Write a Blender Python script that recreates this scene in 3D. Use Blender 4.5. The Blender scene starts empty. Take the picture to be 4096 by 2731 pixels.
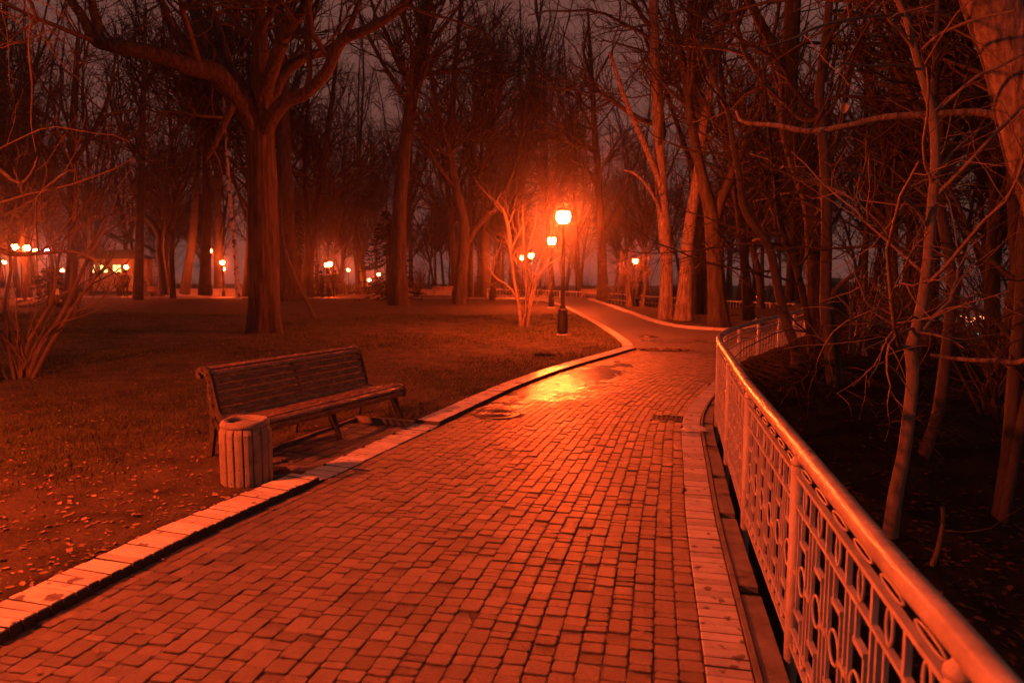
import bpy, bmesh, math, random
import numpy as np
from mathutils import Vector, Matrix

random.seed(7)
RNG = np.random.default_rng(11)
SC = bpy.context.scene
COL = SC.collection

# ------------------------------------------------------------------ camera, sky, exposure
cam_data = bpy.data.cameras.new('camera')
cam_data.lens = 24.0
cam_data.sensor_width = 36.0
cam_data.clip_start = 0.05
cam_data.clip_end = 2000.0
cam_data.dof.use_dof = True
cam_data.dof.focus_distance = 6.0
cam_data.dof.aperture_fstop = 2.8
camera = bpy.data.objects.new('camera', cam_data)
COL.objects.link(camera)
camera.location = (0, 0, 1.65)
camera.rotation_euler = (math.radians(90 - 5.79), 0, 0)
SC.camera = camera

world = bpy.data.worlds.new('World')
SC.world = world
world.use_nodes = True
_nt = world.node_tree
for _n in list(_nt.nodes):
    _nt.nodes.remove(_n)
_out = _nt.nodes.new('ShaderNodeOutputWorld')
_sky = _nt.nodes.new('ShaderNodeTexSky')
_sky.sky_type = 'NISHITA'
_sky.sun_disc = False
_sky.sun_elevation = math.radians(-6)
_sky.sun_rotation = math.radians(250)
_b1 = _nt.nodes.new('ShaderNodeBackground')
_b1.inputs['Strength'].default_value = 0.05
_b2 = _nt.nodes.new('ShaderNodeBackground')      # town glow on low cloud
_b2.inputs['Color'].default_value = (1.0, 0.38, 0.30, 1)
_b2.inputs['Strength'].default_value = 0.16
_add = _nt.nodes.new('ShaderNodeAddShader')
_nt.links.new(_sky.outputs[0], _b1.inputs['Color'])
_nt.links.new(_b1.outputs[0], _add.inputs[0])
_nt.links.new(_b2.outputs[0], _add.inputs[1])
_nt.links.new(_add.outputs[0], _out.inputs['Surface'])

LAMP_COLOR = (1.0, 0.078, 0.011)
LAMP_STRENGTH = 3500.0
HAZE_DENSITY = 0.0012

SC.view_settings.view_transform = 'Standard'
SC.view_settings.look = 'None'
SC.view_settings.exposure = 0.0
SC.view_settings.gamma = 1.0
SC.view_settings.use_curve_mapping = False
SC.render.engine = 'CYCLES'
cy = SC.cycles
cy.use_denoising = True
try:
    cy.denoiser = 'OPENIMAGEDENOISE'
except Exception:
    pass
cy.max_bounces = 4
cy.diffuse_bounces = 2
cy.glossy_bounces = 2
cy.transmission_bounces = 3
cy.volume_bounces = 0
cy.transparent_max_bounces = 6
cy.sample_clamp_indirect = 4.0
cy.sample_clamp_direct = 0.0
cy.use_light_tree = True
cy.use_adaptive_sampling = True
cy.adaptive_threshold = 0.02
cy.caustics_reflective = False
cy.caustics_refractive = False

# ------------------------------------------------------------------ materials
def _nodes(name):
    m = bpy.data.materials.new(name)
    m.use_nodes = True
    nt = m.node_tree
    b = nt.nodes['Principled BSDF']
    return m, nt, b

def mat(name, col, rough=0.7, scale=6.0, var=0.35, bump=0.0, bscale=30.0, stretch=(1, 1, 1), tone=False,
        spec=0.4, metal=0.0, rvar=0.15, world=True, col2=None, spot=None):
    m, nt, b = _nodes(name)
    if world:
        co = nt.nodes.new('ShaderNodeNewGeometry').outputs['Position']
    else:
        co = nt.nodes.new('ShaderNodeTexCoord').outputs['Object']
    mp = nt.nodes.new('ShaderNodeMapping')
    mp.inputs['Scale'].default_value = stretch
    nt.links.new(co, mp.inputs['Vector'])
    n1 = nt.nodes.new('ShaderNodeTexNoise')
    n1.inputs['Scale'].default_value = scale
    n1.inputs['Detail'].default_value = 6
    n1.inputs['Roughness'].default_value = 0.65
    nt.links.new(mp.outputs[0], n1.inputs['Vector'])
    r = nt.nodes.new('ShaderNodeValToRGB')
    r.color_ramp.elements[0].position = 0.30
    r.color_ramp.elements[1].position = 0.70
    lo = col2 if col2 else tuple(c * (1 - var) for c in col)
    hi = col if col2 else tuple(min(1, c * (1 + var)) for c in col)
    r.color_ramp.elements[0].color = (*lo, 1)
    r.color_ramp.elements[1].color = (*hi, 1)
    nt.links.new(n1.outputs['Fac'], r.inputs['Fac'])
    last = r.outputs['Color']
    if tone:
        at = nt.nodes.new('ShaderNodeAttribute')
        at.attribute_name = 'tone'
        mx = nt.nodes.new('ShaderNodeMix')
        mx.data_type = 'RGBA'
        mx.blend_type = 'MULTIPLY'
        mx.inputs[0].default_value = 1.0
        nt.links.new(last, mx.inputs[6])
        nt.links.new(at.outputs['Color'], mx.inputs[7])
        last = mx.outputs[2]
    if spot:
        n3 = nt.nodes.new('ShaderNodeTexNoise')
        n3.inputs['Scale'].default_value = spot[1]
        n3.inputs['Detail'].default_value = 4
        nt.links.new(mp.outputs[0], n3.inputs['Vector'])
        r3 = nt.nodes.new('ShaderNodeValToRGB')
        r3.color_ramp.elements[0].position = spot[2]
        r3.color_ramp.elements[1].position = spot[2] + (spot[3] if len(spot) > 3 else 0.05)
        nt.links.new(n3.outputs['Fac'], r3.inputs['Fac'])
        mx = nt.nodes.new('ShaderNodeMix')
        mx.data_type = 'RGBA'
        nt.links.new(r3.outputs['Color'], mx.inputs[0])
        nt.links.new(last, mx.inputs[6])
        mx.inputs[7].default_value = (*spot[0], 1)
        last = mx.outputs[2]
    nt.links.new(last, b.inputs['Base Color'])
    b.inputs['Roughness'].default_value = rough
    b.inputs['Specular IOR Level'].default_value = spec
    b.inputs['Metallic'].default_value = metal
    if rvar:
        mr = nt.nodes.new('ShaderNodeMapRange')
        mr.inputs['To Min'].default_value = max(0.02, rough - rvar)
        mr.inputs['To Max'].default_value = min(1, rough + rvar)
        nt.links.new(n1.outputs['Fac'], mr.inputs['Value'])
        nt.links.new(mr.outputs[0], b.inputs['Roughness'])
    if bump:
        n2 = nt.nodes.new('ShaderNodeTexNoise')
        n2.inputs['Scale'].default_value = bscale
        n2.inputs['Detail'].default_value = 5
        n2.inputs['Roughness'].default_value = 0.7
        nt.links.new(mp.outputs[0], n2.inputs['Vector'])
        bp = nt.nodes.new('ShaderNodeBump')
        bp.inputs['Strength'].default_value = bump
        bp.inputs['Distance'].default_value = 0.03
        nt.links.new(n2.outputs['Fac'], bp.inputs['Height'])
        nt.links.new(bp.outputs[0], b.inputs['Normal'])
    return m

def emit(name, col, s):
    m, nt, b = _nodes(name)
    b.inputs['Base Color'].default_value = (0.8, 0.8, 0.8, 1)
    b.inputs['Emission Color'].default_value = (*col, 1)
    b.inputs['Emission Strength'].default_value = s
    return m

def wet(m, centre, size, lo=0.10, nscale=2.2, edge=(0.42, 0.58)):
    """roughness falls where a water film lies: an ellipse broken up by noise (world position)"""
    nt = m.node_tree
    b = nt.nodes['Principled BSDF']
    pos = nt.nodes.new('ShaderNodeNewGeometry').outputs['Position']
    mp = nt.nodes.new('ShaderNodeMapping')
    mp.vector_type = 'TEXTURE'
    mp.inputs['Location'].default_value = centre
    mp.inputs['Rotation'].default_value = (0, 0, math.radians(-28))
    mp.inputs['Scale'].default_value = size
    nt.links.new(pos, mp.inputs['Vector'])
    gr = nt.nodes.new('ShaderNodeTexGradient')
    gr.gradient_type = 'SPHERICAL'
    nt.links.new(mp.outputs[0], gr.inputs['Vector'])
    nz = nt.nodes.new('ShaderNodeTexNoise')
    nz.inputs['Scale'].default_value = nscale
    nz.inputs['Detail'].default_value = 3
    nt.links.new(pos, nz.inputs['Vector'])
    ad = nt.nodes.new('ShaderNodeMath')
    ad.operation = 'MULTIPLY_ADD'
    nt.links.new(gr.outputs['Fac'], ad.inputs[0])
    ad.inputs[1].default_value = 0.9
    nt.links.new(nz.outputs['Fac'], ad.inputs[2])
    mr = nt.nodes.new('ShaderNodeMapRange')
    mr.inputs['From Min'].default_value = edge[0] + 0.35
    mr.inputs['From Max'].default_value = edge[1] + 0.45
    nt.links.new(ad.outputs[0], mr.inputs['Value'])
    src = b.inputs['Roughness'].links[0].from_socket
    mx = nt.nodes.new('ShaderNodeMix')
    nt.links.new(mr.outputs[0], mx.inputs[0])
    nt.links.new(src, mx.inputs[2])
    mx.inputs[3].default_value = lo
    nt.links.new(mx.outputs[0], b.inputs['Roughness'])
    for l in list(b.inputs['Normal'].links):
        bp = l.from_node
        mm = nt.nodes.new('ShaderNodeMath')
        mm.operation = 'MULTIPLY_ADD'
        nt.links.new(mr.outputs[0], mm.inputs[0])
        mm.inputs[1].default_value = -bp.inputs['Strength'].default_value * 0.75
        mm.inputs[2].default_value = bp.inputs['Strength'].default_value
        nt.links.new(mm.outputs[0], bp.inputs['Strength'])

M = {}
M['paver'] = mat('paver_stone', (0.116, 0.094, 0.088), 0.44, 30, 0.32, 0.6, 75, tone=True, spec=0.85, spot=((0.055, 0.047, 0.042), 1.7, 0.52, 0.22))
wet(M['paver'], (0.80, 10.3, 0), (1.35, 4.3, 1.0), lo=0.25)
M['mortar'] = mat('joint_grit', (0.10, 0.085, 0.077), 0.9, 30, 0.4, 0.3, 120)
M['brick'] = mat('kerb_brick', (0.50, 0.48, 0.45), 0.62, 14, 0.16, 0.35, 70, tone=True, spot=((0.14, 0.12, 0.11), 11, 0.62))
wet(M['brick'], (0.55, 10.7, 0), (0.9, 2.2, 1.0), lo=0.22)
M['brickside'] = mat('shaded_brick', (0.075, 0.062, 0.052), 0.9, 14, 0.4, 0.4, 70)  # kerb brick sides, darkened in colour to stand for shade on the riser
M['slab'] = mat('base_slab', (0.17, 0.155, 0.145), 0.75, 5, 0.45, 0.4, 60, spot=((0.05, 0.045, 0.04), 3, 0.62))
M['asphalt'] = mat('asphalt', (0.085, 0.078, 0.075), 0.55, 3, 0.25, 0.5, 160)
wet(M['asphalt'], (4.1, 16.4, 0), (1.6, 1.2, 1.0), lo=0.2)
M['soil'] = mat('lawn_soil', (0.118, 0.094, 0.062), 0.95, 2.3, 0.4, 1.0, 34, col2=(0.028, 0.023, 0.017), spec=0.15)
M['grass'] = mat('grass_blade', (0.062, 0.074, 0.022), 0.8, 0.7, 0.45, spec=0.2)
M['leaf'] = mat('dead_leaf', (0.24, 0.17, 0.10), 0.8, 3, 0.5, spec=0.25)
M['paint'] = mat('rail_paint', (0.44, 0.41, 0.38), 0.42, 11, 0.22, 0.3, 55, spec=0.5, spot=((0.10, 0.06, 0.04), 16, 0.70))
M['handrail'] = mat('handrail_paint', (0.40, 0.36, 0.32), 0.24, 10, 0.3, 0.15, 60, spec=0.6, spot=((0.08, 0.05, 0.035), 6, 0.66))
M['iron'] = mat('black_iron', (0.022, 0.02, 0.02), 0.42, 12, 0.3, 0.1, 60, spec=0.5)
M['benchiron'] = mat('bench_iron', (0.05, 0.045, 0.042), 0.38, 20, 0.4, 0.3, 50, spec=0.6)
M['wood'] = mat('varnished_slat', (0.21, 0.125, 0.075), 0.25, 4, 0.45, 0.25, 40, stretch=(4, 1.5, 9), spec=0.8)
M['concrete'] = mat('washed_concrete', (0.36, 0.33, 0.30), 0.85, 12, 0.22, 0.9, 130, spot=((0.16, 0.14, 0.12), 30, 0.64))
M['bark'] = mat('bark', (0.052, 0.044, 0.038), 0.9, 9, 0.7, 1.0, 26, stretch=(1, 1, 0.16), spec=0.2)
M['furrow'] = mat('furrowed_bark', (0.050, 0.041, 0.033), 0.9, 16, 0.8, 1.0, 22, stretch=(1, 1, 0.09), spec=0.2)
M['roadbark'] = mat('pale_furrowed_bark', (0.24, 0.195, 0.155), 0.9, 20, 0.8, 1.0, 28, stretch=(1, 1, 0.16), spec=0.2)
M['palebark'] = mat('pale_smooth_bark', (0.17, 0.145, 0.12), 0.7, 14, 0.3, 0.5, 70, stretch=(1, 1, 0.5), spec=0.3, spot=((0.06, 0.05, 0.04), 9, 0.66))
M['smooth'] = mat('smooth_bark', (0.075, 0.065, 0.056), 0.75, 9, 0.35, 0.6, 60, stretch=(1, 1, 0.5), spec=0.3, spot=((0.05, 0.042, 0.036), 7, 0.67))
M['birch'] = mat('birch_bark', (0.50, 0.47, 0.43), 0.7, 5, 0.2, 0.3, 40, spot=((0.05, 0.045, 0.04), 4, 0.56))
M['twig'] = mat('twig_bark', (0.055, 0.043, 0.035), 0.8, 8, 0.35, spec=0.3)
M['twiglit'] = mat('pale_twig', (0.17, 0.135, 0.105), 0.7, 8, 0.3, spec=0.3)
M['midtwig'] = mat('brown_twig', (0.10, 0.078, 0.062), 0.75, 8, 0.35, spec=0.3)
M['darkleaf'] = mat('dark_leaf', (0.05, 0.036, 0.024), 0.85, 2, 0.6, spec=0.2)  # much darker brown than the lawn leaves
M['paleleaf'] = mat('pale_dead_leaf', (0.5, 0.38, 0.26), 0.7, 20, 0.3, spec=0.3)
M['needle'] = mat('needles', (0.016, 0.024, 0.014), 0.8, 3, 0.5, spec=0.2)
M['stone'] = mat('pale_stone', (0.40, 0.38, 0.35), 0.8, 3, 0.2, 0.3, 30)
M['wall'] = mat('render_wall', (0.30, 0.27, 0.24), 0.85, 1.5, 0.25, 0.2, 20)
M['roof'] = mat('dark_roof', (0.06, 0.05, 0.05), 0.8, 4, 0.3)
M['cloth'] = mat('dark_cloth', (0.035, 0.03, 0.032), 0.9, 12, 0.4)
M['cloth2'] = mat('grey_cloth', (0.09, 0.085, 0.09), 0.9, 12, 0.4)
M['skin'] = mat('skin', (0.35, 0.24, 0.19), 0.6, 10, 0.1)
M['hair'] = mat('hair', (0.02, 0.016, 0.014), 0.7, 30, 0.3)
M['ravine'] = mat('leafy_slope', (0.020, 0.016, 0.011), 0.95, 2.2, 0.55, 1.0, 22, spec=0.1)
M['bag'] = mat('thin_plastic', (0.62, 0.6, 0.58), 0.22, 20, 0.15, 0.3, 60, spec=0.6)
M['globe'] = emit('lamp_globe', LAMP_COLOR, LAMP_STRENGTH)
M['globe_far'] = emit('far_lamp_globe', LAMP_COLOR, LAMP_STRENGTH * 0.36)
M['globe_white'] = emit('white_globe', (0.75, 0.8, 1.0), 70.0)
M['win'] = emit('lit_window', (1.0, 0.72, 0.22), 2.5)
M['far_orange'] = emit('far_lamp_orange', (1.0, 0.28, 0.08), 5.0)
M['far_green'] = emit('far_lamp_green', (0.5, 1.0, 0.6), 2.5)
M['far_red'] = emit('far_lamp_red', (1.0, 0.02, 0.03), 6.0)

# ------------------------------------------------------------------ mesh helpers
def link(o, parent=None):
    COL.objects.link(o)
    if parent is not None:
        o.parent = parent
    return o

def tag(o, label=None, cat=None, group=None, kind=None):
    if label: o['label'] = label
    if cat: o['category'] = cat
    if group: o['group'] = group
    if kind: o['kind'] = kind
    return o

def empty(name, loc=(0, 0, 0), rz=0.0):
    o = bpy.data.objects.new(name, None)
    o.empty_display_size = 0.2
    COL.objects.link(o)
    o.location = loc
    o.rotation_euler = (0, 0, rz)
    return o

def mesh_np(name, V, Fq=None, Ft=None, smooth=False):
    me = bpy.data.meshes.new(name)
    V = np.asarray(V, np.float32).reshape(-1, 3)
    q = np.asarray(Fq, np.int32).reshape(-1, 4) if Fq is not None and len(Fq) else np.zeros((0, 4), np.int32)
    t = np.asarray(Ft, np.int32).reshape(-1, 3) if Ft is not None and len(Ft) else np.zeros((0, 3), np.int32)
    me.vertices.add(len(V))
    me.vertices.foreach_set('co', V.ravel())
    nl = q.size + t.size
    me.loops.add(nl)
    me.polygons.add(len(q) + len(t))
    me.loops.foreach_set('vertex_index', np.concatenate([q.ravel(), t.ravel()]))
    st = np.concatenate([np.arange(len(q)) * 4, len(q) * 4 + np.arange(len(t)) * 3]).astype(np.int32)
    me.polygons.foreach_set('loop_start', st)
    me.polygons.foreach_set('use_smooth', np.full(len(st), smooth, bool))
    me.update(calc_edges=True)
    me.validate()
    return me

class MB:
    """collects polygons; build() links them as one mesh object"""
    def __init__(s):
        s.v = []; s.f = []
    def add(s, vs, fs):
        o = len(s.v)
        s.v += [tuple(v) for v in vs]
        s.f += [tuple(i + o for i in f) for f in fs]
    def box(s, a, b):
        x0, y0, z0 = a; x1, y1, z1 = b
        s.add([(x0, y0, z0), (x1, y0, z0), (x1, y1, z0), (x0, y1, z0), (x0, y0, z1), (x1, y0, z1), (x1, y1, z1), (x0, y1, z1)],
              [(0, 3, 2, 1), (4, 5, 6, 7), (0, 1, 5, 4), (1, 2, 6, 5), (2, 3, 7, 6), (3, 0, 4, 7)])
    def bar(s, p, q, w, h, up=(0, 0, 1)):
        """rectangular bar from p to q"""
        p = Vector(p); q = Vector(q); d = (q - p).normalized()
        u = Vector(up)
        sx = d.cross(u)
        if sx.length < 1e-4:
            sx = d.cross(Vector((1, 0, 0)))
        sx.normalize(); uy = sx.cross(d)
        vs = []
        for c in (p, q):
            for a, b in ((-1, -1), (1, -1), (1, 1), (-1, 1)):
                vs.append(c + sx * (a * w / 2) + uy * (b * h / 2))
        s.add(vs, [(0, 1, 2, 3), (7, 6, 5, 4), (0, 4, 5, 1), (1, 5, 6, 2), (2, 6, 7, 3), (3, 7, 4, 0)])
    def tube(s, pts, rad, n=8, caps=True):
        pts = [Vector(p) for p in pts]
        if not hasattr(rad, '__len__'):
            rad = [rad] * len(pts)
        rings = []
        prev = None
        for i, p in enumerate(pts):
            d = (pts[min(i + 1, len(pts) - 1)] - pts[max(i - 1, 0)]).normalized()
            if prev is None:
                a = d.orthogonal().normalized()
            else:
                a = (prev - d * prev.dot(d)).normalized()
            prev = a
            b = d.cross(a)
            rings.append([p + (a * math.cos(2 * math.pi * k / n) + b * math.sin(2 * math.pi * k / n)) * rad[i] for k in range(n)])
        vs = [v for r in rings for v in r]
        fs = []
        for i in range(len(pts) - 1):
            for k in range(n):
                k2 = (k + 1) % n
                fs.append((i * n + k, i * n + k2, (i + 1) * n + k2, (i + 1) * n + k))
        if caps:
            fs.append(tuple(range(n - 1, -1, -1)))
            fs.append(tuple((len(pts) - 1) * n + k for k in range(n)))
        s.add(vs, fs)
    def lathe(s, prof, n=16, c=(0, 0, 0), caps=True):
        vs = []; fs = []
        for r, z in prof:
            for k in range(n):
                a = 2 * math.pi * k / n
                vs.append((c[0] + r * math.cos(a), c[1] + r * math.sin(a), c[2] + z))
        for i in range(len(prof) - 1):
            for k in range(n):
                k2 = (k + 1) % n
                fs.append((i * n + k, i * n + k2, (i + 1) * n + k2, (i + 1) * n + k))
        if caps:
            fs.append(tuple(range(n - 1, -1, -1)))
            fs.append(tuple((len(prof) - 1) * n + k for k in range(n)))
        s.add(vs, fs)
    def torus(s, c, R, r, ax, ay, n=16, m=6, ry=None):
        ax = Vector(ax); ay = Vector(ay); az = ax.cross(ay); c = Vector(c)
        ry = ry or R
        vs = []; fs = []
        for i in range(n):
            t = 2 * math.pi * i / n
            d = (ax * math.cos(t) + ay * math.sin(t))
            p = c + ax * (R * math.cos(t)) + ay * (ry * math.sin(t))
            for k in range(m):
                u = 2 * math.pi * k / m
                vs.append(p + d * (r * math.cos(u)) + az * (r * math.sin(u)))
        for i in range(n):
            for k in range(m):
                fs.append((i * m + k, ((i + 1) % n) * m + k, ((i + 1) % n) * m + (k + 1) % m, i * m + (k + 1) % m))
        s.add(vs, fs)
    def sweep(s, prof, p, q):
        """closed 2-d profile points given as 3-d offsets, swept p -> q"""
        n = len(prof)
        p = Vector(p); q = Vector(q)
        vs = [p + Vector(a) for a in prof] + [q + Vector(a) for a in prof]
        fs = [(k, (k + 1) % n, n + (k + 1) % n, n + k) for k in range(n)] + [tuple(range(n - 1, -1, -1)), tuple(range(n, 2 * n))]
        s.add(vs, fs)
    def mesh(s, name, smooth=False):
        me = bpy.data.meshes.new(name)
        me.from_pydata(s.v, [], s.f)
        bm = bmesh.new()
        bm.from_mesh(me)
        bmesh.ops.recalc_face_normals(bm, faces=bm.faces)
        bm.to_mesh(me)
        bm.free()
        if smooth:
            me.polygons.foreach_set('use_smooth', [True] * len(me.polygons))
        return me
    def build(s, name, material, parent=None, smooth=False, loc=None):
        me = s.mesh(name, smooth)
        me.materials.append(material)
        o = bpy.data.objects.new(name, me)
        link(o, parent)
        if loc is not None:
            o.location = loc
        return o

def obj(name, me, material, parent=None, loc=None):
    if material is not None and not me.materials:
        me.materials.append(material)
    o = bpy.data.objects.new(name, me)
    link(o, parent)
    if loc is not None:
        o.location = loc
    return o

def copy_tree(root):
    """a thing and its parts and sub-parts, sharing mesh data"""
    r = root.copy()
    COL.objects.link(r)
    for ch in root.children:
        c = ch.copy()
        COL.objects.link(c)
        c.parent = r
        for g in ch.children:
            d = g.copy()
            COL.objects.link(d)
            d.parent = c
    return r

def smooth_curve(pts, step=0.1):
    """Catmull-Rom through 2-d points, resampled at even arc length"""
    P = np.array(pts, float)
    E = np.vstack([2 * P[0] - P[1], P, 2 * P[-1] - P[-2]])
    out = []
    for i in range(1, len(E) - 2):
        t = np.linspace(0, 1, 24, endpoint=False)[:, None]
        a, b, c, d = E[i - 1], E[i], E[i + 1], E[i + 2]
        out.append(0.5 * (2 * b + (c - a) * t + (2 * a - 5 * b + 4 * c - d) * t ** 2 + (-a + 3 * b - 3 * c + d) * t ** 3))
    Q = np.vstack(out + [P[-1:]])
    s = np.concatenate([[0], np.cumsum(np.linalg.norm(np.diff(Q, axis=0), axis=1))])
    n = max(2, int(s[-1] / step))
    u = np.linspace(0, s[-1], n)
    return np.stack([np.interp(u, s, Q[:, k]) for k in range(Q.shape[1])], 1)

def normals2(C):
    T = np.gradient(C, axis=0)
    T /= np.linalg.norm(T, axis=1)[:, None]
    return T, np.stack([T[:, 1], -T[:, 0]], 1)      # tangent, right-hand normal

def offset(C, d):
    return C + normals2(C)[1] * d

def sdist(P, C):
    """distance of points P to polyline C and side (+ right of it)"""
    best = np.full(len(P), 1e9); side = np.zeros(len(P))
    for a, b in zip(C[:-1], C[1:]):
        d = b - a; L2 = d @ d
        t = np.clip(((P - a) @ d) / L2, 0, 1)
        w = P - a - t[:, None] * d
        dist = np.hypot(w[:, 0], w[:, 1])
        cr = d[1] * (P[:, 0] - a[0]) - d[0] * (P[:, 1] - a[1])
        m = dist < best
        best[m] = dist[m]; side[m] = np.sign(cr[m])
    return best, side

def inside(P, poly):
    r = np.zeros(len(P), bool)
    n = len(poly)
    x, y = P[:, 0], P[:, 1]
    j = n - 1
    for i in range(n):
        xi, yi = poly[i]; xj, yj = poly[j]
        c = ((yi > y) != (yj > y)) & (x < (xj - xi) * (y - yi) / (yj - yi + 1e-12) + xi)
        r ^= c
        j = i
    return r

def set_tone(me, tone, domain='POINT'):
    a = me.attributes.new('tone', 'FLOAT', domain)
    a.data.foreach_set('value', np.asarray(tone, np.float32))

# ------------------------------------------------------------------ layout curves (metres, camera stands at 0,0 looking along +Y)
RAIL = smooth_curve([(-0.12, -5), (0.3, -2), (0.63, 0), (0.875, 1.22), (0.955, 1.66), (1.185, 2.75), (1.515, 4.33), (1.83, 5.67), (2.17, 7.1), (2.48, 8.05),
                     (3.0, 9.26), (3.75, 10.75), (5.2, 13.0), (6.6, 15.3), (8.0, 18.0), (9.6, 22.0), (11.2, 26.5), (14, 34), (18, 42)], 0.1)
RAILX = np.vstack([RAIL[::6], [[40, 90], [75, 160], [125, 275]]])
RK = offset(RAIL, -0.36)
LEFT = smooth_curve([(-3.6, -5), (-3.0, -2), (-2.75, 0), (-2.52, 1.6), (-2.29, 2.9), (-2.0, 3.95), (-1.75, 4.65), (-1.49, 5.3), (-1.13, 6.29), (-0.78, 7.24),
                     (-0.33, 8.5), (0.15, 9.77), (0.91, 11.4), (1.9, 13.17), (2.65, 14.52)], 0.05)
SEAM = smooth_curve([(2.65, 14.52), (3.5, 14.3), (4.6, 14.6), (5.9, 16.0), (7.1, 18.6), (8.3, 22.0), (9.5, 26.0)], 0.1)
FARL = smooth_curve([(2.6, 14.6), (2.72, 15.67), (2.8, 19.5), (2.72, 26), (2.55, 33), (1.9, 38.5), (0.5, 42.0)], 0.25)
FARR = smooth_curve([(9.2, 26.0), (8.1, 22.4), (7.2, 20.0), (6.2, 19.3), (5.1, 20.3), (4.7, 22.6), (4.7, 28), (4.75, 34.5), (4.6, 42)], 0.25)

poly_pave = np.vstack([LEFT, SEAM, RK[RK[:, 1] < 26.0][::-1]])
poly_asph = np.vstack([FARL, FARR[::-1], SEAM[::-1]])
CROSS_A = smooth_curve([(-70, 49), (-45, 46.5), (-25, 44), (-8, 42.6), (0.5, 42.0), (4.6, 42.0), (14, 43)], 0.6)
poly_cross = np.vstack([CROSS_A, offset(CROSS_A, -3.2)[::-1]])
iL0 = int(np.argmin(abs(LEFT[:, 1] - 5.42))); iL1 = int(np.argmin(abs(LEFT[:, 1] - 7.22)))
PADIN = offset(LEFT, -0.27)[iL0:iL1]
PADOUT = offset(LEFT, -1.0)[iL0:iL1]
poly_pad = np.vstack([PADIN, PADOUT[::-1]])

poly_kerb = np.vstack([LEFT, offset(LEFT, -0.24)[::-1]])

def S(x):
    x = np.clip(x, 0, 1)
    return x * x * (3 - 2 * x)

def wob(x, y):
    return (np.sin(x * 0.9 + 1.3 * np.sin(y * 0.53)) + np.sin(y * 1.17 + 0.7 * x) + 0.5 * np.sin(2.7 * x - 2.1 * y)) / 2.5

def gz_np(P):
    P = np.asarray(P, float).reshape(-1, 2)
    x, y = P[:, 0], P[:, 1]
    z = 0.035 + 0.02 * wob(x, y) + 0.05 * S((-x - 3) / 4) * (1 + wob(x * 0.45 + 3, y * 0.4))
    z -= 0.6 * S((y - 26) / 22) * S((x - 3.5) / 5)
    z -= 0.5 * S((y - 36) / 22) + 2.4 * S((y - 60) / 60)
    d, s = sdist(P, RAILX)
    near = -0.20 - 0.26 * d - 0.006 * d * d
    far = 0.30 - 0.30 * np.maximum(d - 0.9, 0) - 0.006 * d * d
    a = S((y - 7.2) / 2.4)
    out = near * (1 - a) + far * a
    out = np.maximum(out, -15 - 0.08 * d) + 0.05 * wob(x * 2.1, y * 2.3)
    z = np.where(s > 0, out, z)
    z = np.where((s <= 0) & (d < 0.36), -0.14, z)
    for poly in (poly_pave, poly_asph, poly_cross, poly_pad, poly_kerb):
        z = np.where(inside(P, poly), np.minimum(z, -0.14 if poly is not poly_cross else -0.08), z)
    return z

def gz(x, y):
    return float(gz_np([(x, y)])[0])

# terrain as one sheet, fine near the path
def axis(lo, a, b, hi, fine, grow=1.13):
    c = list(np.arange(a, b + 1e-6, fine))
    v, st = a, fine
    L = []
    while v > lo:
        st = min(st * grow, 14); v -= st; L.append(v)
    v, st = b, fine
    R = []
    while v < hi:
        st = min(st * grow, 14); v += st; R.append(v)
    return np.array(L[::-1] + c + R)

gx = axis(-190, -5.0, 8.0, 210, 0.10)
gy = axis(-60, 0.5, 21.0, 260, 0.10)
GX, GY = np.meshgrid(gx, gy)
P2 = np.stack([GX.ravel(), GY.ravel()], 1)
GZ = gz_np(P2)
fine = (P2[:, 0] > -6) & (P2[:, 0] < 3) & (P2[:, 1] > 1) & (P2[:, 1] < 22) & (GZ > 0)
GZ = GZ + np.where(fine, RNG.normal(0, 0.006, len(GZ)), 0)
nx, ny = len(gx), len(gy)
idx = np.arange(nx * ny).reshape(ny, nx)
Q = np.stack([idx[:-1, :-1], idx[:-1, 1:], idx[1:, 1:], idx[1:, :-1]], -1).reshape(-1, 4)
me = mesh_np('ground', np.column_stack([P2, GZ]), Q, smooth=True)
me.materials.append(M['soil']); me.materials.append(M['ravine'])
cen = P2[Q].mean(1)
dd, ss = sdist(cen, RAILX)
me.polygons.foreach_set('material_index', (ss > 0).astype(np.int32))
ground = obj('ground', me, None)
tag(ground, 'bare soil and thin lawn falling away to a leafy ravine', 'ground', kind='structure')

def sheet(name, poly, z, material):
    from mathutils.geometry import tessellate_polygon
    vs = [Vector((p[0], p[1], 0)) for p in poly]
    tr = tessellate_polygon([vs])
    me = bpy.data.meshes.new(name)
    me.from_pydata([(v.x, v.y, z) for v in vs], [], [tuple(t) for t in tr])
    bm = bmesh.new(); bm.from_mesh(me)
    for f in bm.faces:
        if f.normal.z < 0: f.normal_flip()
    bm.to_mesh(me); bm.free()
    me.materials.append(material)
    return obj(name, me, None)

pave = sheet('pavement', np.vstack([LEFT[::4], SEAM[::4], RK[RK[:, 1] < 26.0][::-4]]), -0.008, M['mortar'])
tag(pave, 'wet block paved path curving between two pale brick kerbs', 'path', kind='structure')
asph = sheet('path', np.vstack([FARL, FARR[::-1], SEAM[::-4]]), -0.006, M['asphalt'])
tag(asph, 'smooth asphalt path running away past the street lamps', 'path', kind='structure')
cross = sheet('path', poly_cross, 0.0, M['asphalt'])
tag(cross, 'far asphalt path crossing behind the lawn', 'path', kind='structure')
pad = sheet('bench_pad', np.vstack([PADIN, PADOUT[::-1]]), -0.012, M['mortar'])
tag(pad, 'small block paved pad under the bench', 'pavement', kind='structure')

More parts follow.
